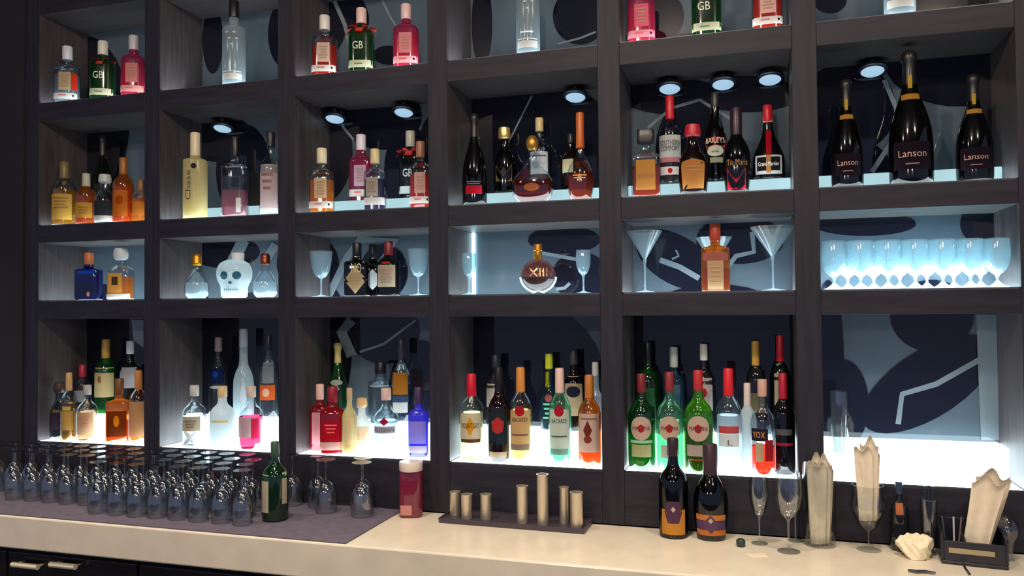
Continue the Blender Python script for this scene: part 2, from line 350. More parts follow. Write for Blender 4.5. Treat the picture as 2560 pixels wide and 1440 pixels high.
# kind: body profile (r/R, z/H) up to the neck top; cap profile; section squareness; depth ratio; liquid height
K = {
 'gin': ([(.9, 0), (1, .015), (1, .57), (.97, .625), (.7, .665), (.42, .69), (.36, .71), (.36, .79)], [(.40, .765), (.42, .775), (.42, .985), (.38, 1)], 3.6, .8, .5),
 'spirit': ([(.9, 0), (1, .015), (1, .50), (.97, .57), (.80, .635), (.48, .69), (.36, .74), (.34, .80), (.34, .86)], [(.37, .82), (.39, .83), (.39, .985), (.35, 1)], 2., 1., .52),
 'longcap': ([(.9, 0), (1, .015), (1, .53), (.97, .60), (.75, .67), (.45, .72), (.36, .76), (.34, .80)], [(.38, .735), (.40, .745), (.38, .985), (.33, 1)], 2., 1., .55),
 'martini': ([(.88, 0), (1, .02), (1, .50), (.98, .57), (.84, .635), (.5, .69), (.34, .74), (.30, .82), (.30, .90)], [(.31, .80), (.33, .81), (.33, .985), (.29, 1)], 2., 1., .5),
 'champ': ([(.88, 0), (.98, .015), (1, .20), (.99, .33), (.90, .45), (.66, .57), (.42, .67), (.31, .75), (.27, .84), (.27, .93)], [(.36, .655), (.37, .665), (.315, .76), (.29, .85), (.30, .91), (.37, .935), (.36, .975), (.22, 1)], 2., 1., .5),
 'cyl': ([(.92, 0), (1, .012), (1, .66), (.94, .685), (.55, .70), (.44, .72), (.42, .80)], [(.44, .81), (.45, .82), (.44, .985), (.40, 1)], 2., 1., .6),
 'slab': ([(.9, 0), (1, .015), (1, .655), (.95, .685), (.52, .70), (.42, .71), (.40, .76)], [(.42, .73), (.43, .74), (.42, .98), (.37, 1)], 2.6, .9, .6),
 'square': ([(.92, 0), (1, .015), (1, .60), (.95, .64), (.5, .66), (.34, .68), (.33, .76)], [(.36, .75), (.38, .76), (.38, .985), (.34, 1)], 7., .8, .33),
 'decanter': ([(.92, 0), (1, .02), (1, .54), (.90, .60), (.42, .66), (.36, .70), (.36, .76)], [(.36, .77), (.55, .80), (.62, .86), (.60, .94), (.5, 1)], 6., .8, .44),
 'disar': ([(.94, 0), (1, .02), (1, .55), (.93, .62), (.5, .66), (.26, .69), (.24, .79)], [(.55, .80), (.58, .81), (.58, .99), (.55, 1)], 8., .62, .46),
 'flask': ([(.62, 0), (.66, .02), (.92, .10), (1, .22), (.97, .32), (.78, .43), (.45, .53), (.26, .60), (.20, .68), (.20, .80)], [(.18, .79), (.24, .81), (.30, .87), (.29, .94), (.16, 1)], 2.4, .55, .34),
 'pear': ([(.66, 0), (.72, .015), (.90, .10), (1, .24), (.95, .34), (.70, .42), (.42, .48), (.30, .54), (.27, .62)], [(.30, .60), (.32, .61), (.29, .75), (.29, .985), (.26, 1)], 2., .8, .31),
 'bulb': ([(.55, 0), (.7, .01), (.95, .10), (1, .22), (.92, .36), (.66, .50), (.44, .62), (.38, .68), (.36, .76)], [(.37, .75), (.41, .765), (.38, .78), (.41, .81), (.38, .83), (.41, .86), (.38, .88), (.41, .91), (.38, .95), (.28, 1)], 2., 1., .36),
 'baileys': ([(.9, 0), (1, .015), (1, .40), (.96, .50), (.82, .58), (.55, .66), (.40, .73), (.34, .80), (.33, .88)], [(.36, .84), (.37, .85), (.35, .985), (.31, 1)], 2., 1., .45),
 'tia': ([(.78, 0), (.82, .015), (.98, .26), (1, .40), (.92, .50), (.65, .60), (.42, .66), (.38, .70)], [(.42, .68), (.43, .70), (.43, .985), (.39, 1)], 2., .9, .4),
 'gm': ([(.9, 0), (1, .03), (1, .24), (.94, .33), (.70, .45), (.45, .56), (.34, .66), (.30, .76), (.28, .82)], [(.30, .78), (.32, .79), (.30, .985), (.26, 1)], 2.3, .8, .4),
 'squat': ([(.8, 0), (.9, .02), (1, .22), (.98, .42), (.85, .54), (.52, .64), (.38, .70), (.36, .82)], [(.44, .82), (.54, .84), (.56, .90), (.50, .985), (.36, 1)], 2., .8, .45),
 'goose': ([(.9, 0), (1, .012), (1, .36), (.95, .44), (.75, .52), (.48, .58), (.40, .64), (.38, .84)], [(.40, .80), (.42, .81), (.41, .985), (.37, 1)], 2., 1., .4),
 'jar': ([(.92, 0), (1, .02), (1, .80), (.98, .83)], [(1.0, .835), (1.02, .845), (1.02, .98), (.98, 1)], 3.6, .8, .78),
}
FONT = None
def text_mesh(txt, width, height, vertical=False):
    cu = bpy.data.curves.new('lettering', 'FONT'); cu.body = txt; cu.size = 1; cu.align_x = 'CENTER'; cu.align_y = 'CENTER'; cu.resolution_u = 2
    ob = bpy.data.objects.new('lettering_tmp', cu); S.collection.objects.link(ob)
    bpy.context.view_layer.update()
    me = ob.to_mesh(); vs = [v.co.copy() for v in me.vertices]; fs = [tuple(p.vertices) for p in me.polygons]
    ob.to_mesh_clear(); bpy.data.objects.remove(ob); bpy.data.curves.remove(cu)
    if not vs: return [], []
    x0 = min(v.x for v in vs); x1 = max(v.x for v in vs); y0 = min(v.y for v in vs); y1 = max(v.y for v in vs)
    out = []
    for v in vs:
        u, t = (v.x-(x0+x1)/2)/(x1-x0)*width, (v.y-(y0+y1)/2)/(y1-y0)*height
        if vertical: u, t = -(v.y-(y0+y1)/2)/(y1-y0)*width, (v.x-(x0+x1)/2)/(x1-x0)*height
        out.append((u, t))
    return out, fs
def radius_at(kind, f):
    p = K[kind][0]
    for (r0, z0), (r1, z1) in zip(p[:-1], p[1:]):
        if z0 <= f <= z1: return r0+(r1-r0)*(f-z0)/max(z1-z0, 1e-6)
    return p[-1][0]
def onskin(kind, R, H, s, z, off, ang=0.):
    """point on the bottle's skin at arc distance s (m) from its front, height z, lifted by off"""
    sq, ry = K[kind][2], K[kind][3]
    r = R*max(radius_at(kind, z/H), .02)
    if sq < 3:
        a = s/r - math.pi/2 + ang
        ca, sa = math.cos(a), math.sin(a); kk = (abs(ca)**sq+abs(sa)**sq)**(-1/sq)
        return ((r*kk+off)*ca, (r*kk*ry+off)*sa, z)
    x = max(-r*.985, min(r*.985, s + ang*r))
    y = -r*ry*(max(1-abs(x/r)**sq, 0))**(1/sq)
    return (x, y-off, z)
SHAPES = {'rect': None,
 'circle': [(math.cos(t), math.sin(t)) for t in [2*math.pi*i/28 for i in range(28)]],
 'diamond': [(1, 0), (0, 1), (-1, 0), (0, -1)],
 'vee': [(1, 1), (.05, -.4), (-.05, -.4), (-1, 1), (-1, -1), (1, -1)],
 'shield': [(1, 1), (.0, 1.2), (-1, 1), (-1.05, .7), (-.9, -1), (.9, -1), (1.05, .7)],
 'arch': [(1, -1), (1, .3)]+[(math.cos(t), .3+.7*math.sin(t)) for t in [math.pi*i/14 for i in range(1, 14)]]+[(-1, .3), (-1, -1)],
 'fan': [(.75, -1), (1, .3), (.6, .8), (0, 1), (-.6, .8), (-1, .3), (-.75, -1), (-.4, -.55), (0, -.4), (.4, -.55)],
 'pent': [(1, .4), (0, 1), (-1, .4), (-.75, -.7), (0, -1), (.75, -.7)],
 'hex': [(1, 0), (.6, 1), (-.6, 1), (-1, 0), (-.6, -1), (.6, -1)]}
def patch(m, kind, R, H, shape, sc, zc, hw, hh, off, mi=0, ang=0.):
    if shape == 'rect':
        nx = 14; vs = []; fs = []
        for j in range(2+3):
            z = zc-hh+2*hh*j/4
            for i in range(nx+1): vs.append(onskin(kind, R, H, sc-hw+2*hw*i/nx, z, off, ang))
        for j in range(4):
            for i in range(nx): a = j*(nx+1)+i; fs.append((a, a+1, a+nx+2, a+nx+1))
        m.add(vs, fs, mi, True); return
    # filled outline: fan of scaled rings so that it follows the curve
    pts = SHAPES[shape]; n = len(pts); dense = []
    for i in range(n):
        a, b = pts[i], pts[(i+1) % n]; k = 1 if n > 20 else 4
        for j in range(k): dense.append((a[0]+(b[0]-a[0])*j/k, a[1]+(b[1]-a[1])*j/k))
    if shape in ('vee', 'fan'):
        bm = bmesh.new(); vv = [bm.verts.new((p[0], p[1], 0)) for p in dense]; f = bm.faces.new(vv)
        bmesh.ops.triangulate(bm, faces=[f]); bm.verts.index_update()
        vs = [onskin(kind, R, H, sc+v.co.x*hw, zc+v.co.y*hh, off, ang) for v in bm.verts]
        fs = [[v.index for v in f.verts] for f in bm.faces]; bm.free()
        m.add(vs, fs, mi, False); return
    n = len(dense); vs = []; fs = []
    for r in (1., .66, .33):
        for p in dense: vs.append(onskin(kind, R, H, sc+p[0]*hw*r, zc+p[1]*hh*r, off, ang))
    vs.append(onskin(kind, R, H, sc, zc, off, ang))
    for j in range(2):
        for i in range(n): a = j*n+i; b = j*n+(i+1) % n; fs.append((a, b, b+n, a+n))
    for i in range(n): fs.append((2*n+i, 2*n+(i+1) % n, 3*n))
    m.add(vs, fs, mi, True)
GL = {'clear': ((232, 240, 243), .065, 0.), 'green': ((40, 150, 75), .065, .12), 'dkgreen': ((14, 62, 34), .065, .15), 'ltgreen': ((170, 225, 195), .065, .1),
      'lime': ((120, 200, 60), .065, .25), 'black': ((20, 20, 26), .065, .35), 'brown': ((70, 34, 24), .065, .2), 'blue': ((20, 44, 150), .065, .25), 'violet': ((110, 105, 235), .065, .45),
      'frost': ((226, 238, 242), .12, .6), 'etched': ((214, 230, 236), .08, .5), 'pink': ((240, 100, 160), .065, .25), 'cream': ((236, 226, 180), .2, .85), 'milk': ((232, 238, 240), .12, .8),
      'amber': ((235, 160, 70), .065, .2), 'orange': ((235, 130, 50), .065, .3), 'teal': ((70, 120, 145), .065, .3), 'red': ((200, 30, 60), .065, .4), 'smoke': ((120, 122, 128), .04, .1), 'violetd': ((96, 92, 120), .065, .1)}
def make_bottle(kind, R, H, gl, liq, cap, capmat, labels, loc, rz, label, group=None, name='liquor_bottle', liqf=None, extra=None, cat='bottle'):
    body, capp, sq, ry, lf = K[kind]
    if liqf is not None: lf = liqf
    t = thing(name, label, cat, loc, rz, group)
    n = 28 if sq < 3 else 40
    m = MB(); m.lathe([(r*R, z*H) for r, z in smooth_prof(body, 2)], n, sq, ry, cap1=False); m.build('glass_body', glass(*GL[gl]), t)
    if liq:
        pr = [(r*R*.92, max(z*H, .004)) for r, z in smooth_prof(body, 2) if z < lf]
        pr.append((radius_at(kind, lf)*R*.92, lf*H))
        m = MB(); m.lathe(pr, n, sq, ry); m.build('liquid', liquid(liq[:3], liq[3] if len(liq) > 3 else .35), t)
    if cap:
        m = MB(); cs = 2. if kind != 'disar' else 8.
        m.lathe([(r*R, z*H) for r, z in capp], 24 if cs == 2. else 40, cs, 1 if kind != 'disar' else .7)
        m.build({'champ': 'foil_capsule', 'decanter': 'stopper', 'flask': 'stopper', 'bulb': 'screw_cap'}.get(kind, 'cap'), capmat, t)
    lastlab = None
    for i, L in enumerate(labels):
        # (shape, s, z, hw, hh, colour, text, textcolour, textscale, vertical)
        shape, s, z, hw, hh, col = L[:6]
        if shape == 'txt':
            tw, th, vert = hw*R, hh*H, len(L) > 7 and L[7]
            vs, fs = text_mesh(L[6], 2*tw, 2*th, vert)
            m = MB(); m.add([onskin(kind, R, H, s*R+u, z*H+v, .0022+.0002*i, 0) for u, v in vs], fs)
            m.build('lettering', pbr('ink_%d_%d_%d' % col, col, .5), lastlab if lastlab else t)
        elif shape == 'lines':
            m = MB(); k = int(L[6])
            for j in range(k):
                zz = (z+hh*(1-2*(j+.5)/k))*H; ww = hw*R*(1-.35*((j*7+3) % 3)/2)
                patch(m, kind, R, H, 'rect', s*R, zz, ww, hh*H/k*.42, .0020+.0002*i)
            m.build('printed_lines', pbr('ink_%d_%d_%d' % col, col, .5), lastlab if lastlab else t)
        else:
            m = MB(); patch(m, kind, R, H, shape, s*R, z*H, hw*R, hh*H, .0008+.0003*i)
            o = m.build('label', paper(col), t if not (lastlab and len(L) > 6 and L[6] == 'sub') else lastlab)
            if not (len(L) > 6 and L[6] == 'sub'): lastlab = o
            else: o.name = 'emblem'
    return t
LOG = []
def bottle(row, px, top, wpx, rear, kind, gl, liq, capc, labels, label, rz=None, metal=0., dy=None, **kw):
    y = (.215 if rear else .075) if dy is None else dy
    z = zfloor(row, y > STY)
    p = spot(px, y, z)
    H = max(pix(px, top, 1, y).z-z, .08); R = wpx/2*proj(p)[2]/FPX*1.0
    if K[kind][2] > 3: R *= .965
    R = min(R, .052 if kind not in ('champ', 'flask', 'gm') else .08)
    if y+R*K[kind][3] > DEP-.004: y = DEP-.004-R*K[kind][3]
    if y < STY and row != 3 and y+R*K[kind][3] > STY-.002: y = STY-.002-R*K[kind][3]
    if y > STY and row != 3 and y-R*K[kind][3] < STY-.0: pass
    p = spot(px, y, z); k = int(round(p.x/W+.5))
    def lim(x, R): return min(max(x, (k-1)*W+HW+R+.004), k*W-HW-R-.004)
    ok = False; ky = K[kind][3]
    for sh in (1, .95, .9, .85, .8, .75, .7, .65, .6):
        R2 = R*sh; lo, hi = (.013, STY-.002) if (y < STY and row != 3) else ((STY+.001, DEP-.004) if row != 3 else (.013, DEP-.004))
        for d in [0]+[v*sg for v in (.006, .012, .018, .024, .030, .036, .045, .055) for sg in (1, -1)]:
            y2 = y+d
            if y2-R2*ky < lo or y2+R2*ky > hi: continue
            q = spot(px, y2, z); q.x = lim(q.x, R2)
            if all(math.hypot(q.x-a, (q.y-b)/min(1, (ky+kb)/2)) > R2*(1.1 if K[kind][2] > 3 else 1)+c+.001 for (rr, a, b, c, kb) in LOG if rr == row): ok = True; break
        if ok: break
    if ok: R = R2; y = y2
    else: print('NOFIT', label)
    if ok and sh < .85: print('SHRUNK', sh, label)
    p = spot(px, y, z); p.x = lim(p.x, R)
    LOG.append((row, p.x, p.y, R*(1.1 if K[kind][2] > 3 else 1), ky))
    if rz is None: rz = math.atan2(CAM.x-p.x, p.y-CAM.y)*.6
    cm = cap_mat(capc, metal) if capc else None
    return make_bottle(kind, R, H, gl, liq, capc is not None, cm, labels, p, rz, label, **kw)
WH = (232, 230, 222); CR = (226, 206, 168); RED = (200, 34, 46); BLK = (24, 22, 28); GOLD = (206, 150, 66)
def ginlab(pan, band=WH, dot=True, txt=None, tcol=(150, 120, 90)):
    L = [('rect', .05, .37, .50, .155, pan), ('lines', .05, .37, .36, .11, tcol, 5), ('rect', 0, .115, .97, .052, band), ('lines', -.15, .125, .3, .02, (200, 60, 70), 1)]
    if dot: L.append(('circle', .72, .12, .07, .018, BLK))
    return L
def gblab():
    return [('rect', 0, .12, .97, .055, (225, 225, 190)), ('lines', -.1, .12, .32, .02, (40, 110, 60), 1), ('txt', -.15, .40, .42, .058, (214, 222, 190), 'GB')]
def bow(t, R, H):
    m = MB()
    for i in range(7):
        a = -math.pi/2+(i-3)*.62; b = 1.25*R
        c0 = Vector((.34*R*math.cos(a), .34*R*math.sin(a), .735*H))
        d = Vector((math.cos(a), math.sin(a), -.35 if i % 2 else .25))
        s = Vector((-math.sin(a), math.cos(a), 0))*.26*R
        e = c0+d*b*.78; mid = c0+d*b*.4+Vector((0, 0, .012))
        n_ = Vector((0, 0, .003))
        m.add([c0-s*.5, c0+s*.5, mid+s, mid-s, e+s*1.3, e-s*1.3], [(0, 1, 2, 3), (3, 2, 4, 5)])
        m.add([c0-s*.5+n_, mid-s+n_, mid+s+n_, c0+s*.5+n_, e+s*1.3+n_, e-s*1.3+n_], [(0, 1, 2, 3), (1, 5, 4, 2)])
    m.build('ribbon_bow', pbr('ribbon', (216, 60, 50), .5), t)

PINK = (240, 60, 105, .6); REDL = (240, 70, 50, .55); CLR = (228, 240, 244, .12); AMB = (235, 140, 30, .5); ORG = (250, 150, 20, .6)
# ---- row 1 (top)
bottle(1, 168, 117, 62, 0, 'gin', 'clear', (225, 235, 240, .3), (214, 214, 222), ginlab((214, 190, 150))+[('rect', .78, .36, .2, .14, (226, 60, 40))], 'clear gin bottle with white cap and red side panel at far left of top shelf')
t = bottle(1, 257, 104, 61, 0, 'gin', 'green', (40, 150, 70, .4), (214, 214, 200), gblab(), 'green gin bottle with white band between clear and magenta bottles, left end column'); bow(t, .040, .23)
bottle(1, 334, 90, 58, 0, 'gin', 'pink', (220, 40, 110, .6), (190, 186, 196), ginlab((236, 150, 150), (236, 180, 170), False), 'magenta pink gin bottle with grey cap beside the left end post, top shelf')
etch = [('rect', 0, .10, .96, .035, WH), ('rect', 0, .155, .9, .006, (236, 244, 248))]+[('diamond', -.55+.22*i+.06*math.sin(i*2.3), .22+.075*((i*3) % 6), .05, .055+.02*(i % 3), (226, 238, 244)) for i in range(6)]+[('diamond', -.35+.2*i, .60-.07*(i % 3), .16, .012, (226, 238, 244)) for i in range(5)]
bottle(1, 585, 3, 56, 0, 'cyl', 'etched', (190, 210, 220, .25), BLK, etch, 'tall etched frosty vodka bottle with black cap alone in second column, top shelf')
bottle(1, 812, 40, 64, 0, 'gin', 'clear', REDL, (222, 216, 208), ginlab((240, 214, 196)), 'orange-red gin bottle with white cap left of the green one, third column top shelf')
t = bottle(1, 904, 22, 64, 0, 'gin', 'green', (30, 130, 60, .35), (222, 190, 180), gblab(), 'green gin bottle with red bow round the neck, third column top shelf'); bow(t, .046, .235)
bottle(1, 1016, 12, 65, 0, 'gin', 'pink', PINK, (222, 190, 190), ginlab((250, 160, 170), (250, 200, 205)), 'bright pink gin bottle with pale cap right of the green one, third column top shelf')
bottle(1, 1321, -100, 59, 0, 'cyl', 'etched', (190, 210, 220, .25), BLK, etch+[('lines', 0, .22, .5, .02, (236, 244, 248), 1)], 'tall etched frosty vodka bottle cut by the picture top, fourth column')
bottle(1, 1604, -66, 71, 0, 'gin', 'pink', PINK, (222, 190, 190), ginlab((250, 120, 150), (250, 170, 190)), 'bright pink gin bottle cut by the picture top, fifth column')
t = bottle(1, 1767, -84, 76, 0, 'gin', 'green', (30, 130, 60, .35), (222, 200, 190), gblab(), 'green gin bottle cut by the picture top, fifth column'); bow(t, .048, .24)
bottle(1, 1919, -100, 76, 0, 'gin', 'clear', REDL, (222, 216, 208), ginlab((250, 200, 190)), 'clear and red gin bottle cut by the picture top, fifth column')
bottle(1, 2250, -240, 73, 0, 'cyl', 'etched', (190, 210, 220, .25), BLK, etch, 'frosty vodka bottle of which only the lit base shows, right end column')
# ---- row 2
bottle(2, 160, 405, 58, 0, 'longcap', 'clear', (235, 170, 40, .5), (120, 100, 60), [('rect', 0, .28, .95, .20, (240, 196, 96)), ('lines', 0, .34, .6, .1, (150, 100, 30), 4)], 'whisky bottle with broad yellow label, leftmost on second shelf')
bottle(2, 256, 338, 50, 1, 'champ', 'dkgreen', None, (40, 36, 40), [('rect', 0, .3, .6, .08, (60, 54, 50))], 'tall dark wine bottle standing behind the whiskies, left end column second shelf')
bottle(2, 215, 434, 48, 0, 'longcap', 'amber', (225, 150, 40, .5), (186, 184, 160), [('rect', 0, .26, .9, .15, (238, 186, 80)), ('lines', 0, .26, .5, .08, (150, 100, 30), 3)], 'smaller amber whisky bottle with grey cap, second from left on second shelf', dy=.06)
bottle(2, 262, 435, 54, 0, 'squat', 'clear', (140, 146, 140, .25), (196, 200, 196), [('rect', 0, .30, .8, .15, (60, 66, 72)), ('rect', 0, .08, .9, .06, WH)], 'short square clear bottle with dark label and white lit base, left end column second shelf', dy=.05)  # low white patch stands for the light in the bottle base
bottle(2, 308, 396, 52, 0, 'longcap', 'amber', ORG, (160, 96, 40), [('rect', -.1, .28, .8, .2, (222, 130, 50)), ('circle', -.1, .33, .4, .07, (190, 90, 30), 'sub')], 'glowing orange bourbon bottle with amber neck, left end column second shelf')
bottle(2, 352, 455, 44, 0, 'longcap', 'clear', ORG, (150, 110, 70), [('rect', 0, .3, .7, .16, (236, 150, 60))], 'small orange bottle tucked against the post, left end column second shelf', dy=.12)
bottle(2, 488, 332, 57, 0, 'slab', 'cream', (240, 232, 190, .8), (226, 212, 176), [('circle', .1, .60, .24, .03, (60, 60, 66)), ('txt', -.35, .38, .22, .17, (70, 66, 60), 'Chase', True)], 'tall cream bottle with script lettering up its side, second column')
bottle(2, 588, 342, 66, 0, 'square', 'clear', (235, 150, 160, .35), BLK, [('rect', .2, .42, .3, .06, (60, 70, 84)), ('rect', .45, .14, .2, .09, WH)], 'square clear bottle half full of pink spirit with black cap, second column')
bottle(2, 677, 330, 56, 0, 'spirit', 'clear', CLR, (44, 42, 50), [('rect', 0, .34, .85, .26, (232, 206, 206)), ('lines', -.1, .40, .5, .12, (130, 90, 90), 3), ('rect', 0, .06, .9, .03, WH)], 'clear vodka bottle with pale pink label against the post, second column second shelf', dy=.1)
bottle(2, 805, 371, 63, 0, 'gin', 'clear', (245, 150, 30, .6), (226, 216, 180), ginlab((230, 200, 160)), 'orange gin bottle with cream cap, leftmost in third column second shelf')
bottle(2, 903, 337, 60, 1, 'gin', 'pink', (150, 20, 60, .5), (220, 210, 222), ginlab((216, 180, 206)), 'dark pink gin bottle standing on the lit step, third column second shelf')
bottle(2, 938, 373, 56, 0, 'gin', 'clear', (78, 70, 110, .45), (222, 200, 150), [('rect', -.15, .37, .55, .155, (196, 178, 160)), ('lines', -.15, .37, .4, .1, (120, 100, 90), 4), ('rect', 0, .14, .97, .06, (226, 216, 210))], 'violet gin bottle with golden cream cap in front of the dark pink one')
t = bottle(2, 1027, 328, 58, 1, 'gin', 'dkgreen', (20, 50, 44, .3), (196, 196, 186), [('rect', 0, .12, .97, .055, (226, 244, 246)), ('txt', -.15, .37, .42, .058, (220, 236, 230), 'GB')], 'dark green gin bottle with red bow on the lit step, third column second shelf'); bow(t, .046, .26)
bottle(2, 1052, 354, 56, 0, 'gin', 'clear', REDL, (160, 110, 84), ginlab((234, 190, 176)), 'red gin bottle with brown cap against the post, third column second shelf')
bottle(2, 1187, 284, 62, 0, 'champ', 'black', None, (30, 26, 28), [('rect', .05, .16, .7, .045, (220, 40, 56)), ('lines', .05, .235, .6, .02, (150, 120, 60), 2)], 'dark sparkling wine bottle with red band label, fourth column')
bottle(2, 1262, 318, 56, 1, 'squat', 'black', None, (250, 214, 140), [('vee', 0, .30, .8, .12, (120, 96, 60)), ('diamond', 0, .32, .3, .07, (70, 60, 70))], 'dark bottle with gold stopper and dull gold collar label, fourth column', metal=.8)
bottle(2, 1350, 295, 52, 1, 'spirit', 'clear', (210, 220, 224, .2), (206, 186, 130), [('rect', 0, .38, .95, .15, (236, 240, 244)), ('lines', 0, .47, .7, .02, (60, 66, 74), 1), ('lines', 0, .34, .6, .05, (160, 160, 160), 2)], 'clear spirit bottle with white label behind the squat cognac decanter, fourth column')
bottle(2, 1332, 340, 106, 0, 'flask', 'clear', (150, 40, 36, .35), GOLD, [('circle', 0, .22, .36, .06, (196, 110, 60)), ('lines', 0, .22, .22, .03, (130, 60, 30), 1)], 'squat wide cognac decanter with round gold stopper and oval label', metal=.8)
bottle(2, 1428, 335, 50, 1, 'baileys', 'brown', None, (40, 32, 36), [('rect', -.3, .42, .6, .12, (240, 228, 190))], 'dark bottle with cream label peeping out behind the pear-shaped cognac')
bottle(2, 1452, 282, 77, 0, 'pear', 'clear', (200, 70, 20, .35), (196, 100, 40), [('lines', 0, .26, .5, .03, (236, 170, 80), 2), ('diamond', 0, .25, .14, .05, (236, 190, 120))], 'pear-shaped amber cognac bottle with tall copper capsule, fourth column')
bottle(2, 1616, 325, 84, 0, 'disar', 'clear', (220, 80, 16, .45), (34, 28, 26), [('rect', 0, .32, .66, .22, (226, 160, 84)), ('txt', 0, .30, .55, .028, (140, 96, 50), 'DISARONNO')], 'square amber liqueur bottle with wide flat black cap, fifth column second shelf', rz=.08)
bottle(2, 1677, 240, 56, 1, 'longcap', 'clear', (190, 170, 160, .2), (200, 30, 44), [('rect', 0, .42, 1.15, .125, (230, 228, 220)), ('txt', 0, .46, .95, .028, (40, 36, 36), 'SOUTHERN'), ('txt', 0, .395, .85, .028, (40, 36, 36), 'COMFORT'), ('rect', 0, .27, .9, .025, (226, 130, 140)), ('rect', 0, .15, .9, .045, (250, 226, 220)), ('circle', 0, .15, .2, .03, (196, 40, 40), 'sub')], 'clear liqueur bottle with red cap and white lettered label, rear of fifth column')
bottle(2, 1734, 311, 72, 0, 'squat', 'brown', None, (190, 30, 50), [('shield', 0, .27, .86, .19, (222, 150, 80)), ('lines', 0, .36, .6, .05, (170, 110, 60), 2)], 'dark round-shouldered bottle with red cap and large orange-tan label, fifth column')
bottle(2, 1790, 232, 56, 1, 'baileys', 'black', None, (40, 40, 36), [('fan', 0, .43, 1.15, .065, (210, 80, 66)), ('txt', 0, .455, .85, .03, (246, 226, 200), 'BAILEYS'), ('circle', 0, .34, .75, .06, (232, 230, 200)), ('lines', 0, .33, .3, .02, (90, 110, 90), 1), ('rect', .1, .24, .55, .03, (170, 165, 130))], 'black cream liqueur bottle with red arched banner label, rear of fifth column')
bottle(2, 1843, 270, 68, 0, 'tia', 'black', None, (46, 24, 34), [('vee', -.05, .16, .72, .12, (222, 40, 56)), ('txt', .05, .345, .75, .035, (170, 120, 40), 'Tia Maria'), ('lines', 0, .28, .1, .02, (140, 70, 50), 1)], 'black bottle with red V shaped panel and gold script, fifth column')
bottle(2, 1922, 263, 78, 1, 'gm', 'black', None, (200, 30, 46), [('rect', 0, .19, .86, .125, (238, 238, 236)), ('rect', 0, .20, .72, .09, (36, 34, 40), 'sub'), ('txt', 0, .20, .62, .028, (226, 222, 214), 'Grand Marnier'), ('rect', 0, .20, .14, .12, (200, 140, 80), 'sub'), ('rect', .03, .49, .16, .16, (206, 30, 44)), ('rect', 0, .80, .30, .035, (226, 214, 190)), ('rect', -.1, .01, .01, .01, BLK)], 'squat dark bottle with red ribbon and white framed label on the lit step, fifth column')
def champ(px, top, wpx, label, sc=1.):
    return bottle(2, px, top, wpx, 0, 'champ', 'black', None, (26, 25, 24), [('rect', 0, .20, .9, .10, (40, 32, 40)), ('txt', 0, .215, .62, .026, (196, 150, 140), 'Lanson'), ('lines', 0, .14, .3, .012, (130, 90, 96), 1), ('rect', 0, .645, .44, .022, GOLD), ('rect', 0, .76, .09, .05, (216, 180, 70))], label, name='champagne_bottle', dy=.078)
champ(2119, 199, 76, 'black champagne bottle left of the magnum, right end column')
champ(2279, 126, 108, 'largest black champagne magnum in the middle of the right end column')
champ(2438, 186, 84, 'black champagne bottle right of the magnum, right end column')
# ---- row 3
bottle(3, 222, 632, 84, 0, 'square', 'blue', (10, 26, 110, .5), (206, 120, 70), [('rect', 0, .58, .7, .035, (40, 90, 220)), ('circle', .2, .12, .12, .05, (240, 150, 120))], 'broad deep blue square bottle with small copper stopper', dy=.06)
bottle(3, 302, 621, 69, 0, 'decanter', 'clear', (245, 150, 40, .55), (206, 214, 218), [('rect', -.25, .32, .6, .19, (240, 180, 90)), ('vee', -.25, .36, .25, .08, (90, 70, 50)), ('rect', 0, .06, .95, .05, WH)], 'square glass decanter of amber spirit with big clear stopper')
bottle(3, 492, 636, 62, 0, 'bulb', 'clear', (236, 246, 250, .35), (240, 170, 50), [], 'light bulb shaped bottle with gold screw cap, left of the skull', metal=.9, dy=.09)
bottle(3, 663, 634, 64, 0, 'bulb', 'clear', (236, 246, 250, .45), (150, 80, 60), [], 'light bulb shaped bottle with copper screw cap, right of the skull', metal=.9, dy=.09)
bottle(3, 893, 607, 62, 0, 'square', 'black', None, (22, 24, 30), [('diamond', .0, .30, .95, .26, (206, 184, 140)), ('lines', 0, .30, .5, .08, (150, 130, 96), 3), ('txt', .1, .52, .42, .09, (206, 190, 140), 'NO')], 'square black bottle with large beige diamond label', dy=.07)
bottle(3, 933, 611, 56, 0, 'square', 'black', None, (26, 28, 34), [('diamond', .1, .32, .9, .2, (236, 246, 250))], 'square black bottle with bright see-through diamond behind the beige diamond one', dy=.19)  # white diamond stands for light showing through the bottle
bottle(3, 972, 604, 58, 0, 'longcap', 'black', None, (120, 40, 46), [('rect', -.1, .36, .85, .20, (214, 196, 170)), ('lines', -.1, .36, .6, .14, (150, 130, 110), 5), ('rect', -.1, .60, .35, .02, (210, 60, 50))], 'dark bottle with cream label and red topped neck, third column third shelf', dy=.09)
bottle(3, 1790, 559, 72, 0, 'square', 'amber', (210, 96, 30, .35), (176, 66, 40), [('rect', 0, .24, .55, .21, (232, 196, 150)), ('rect', 0, .50, .85, .055, (190, 120, 110)), ('lines', 0, .24, .4, .15, (190, 150, 110), 5)], 'square amber orange liqueur bottle with red-brown cap between the martini glasses', dy=.08)
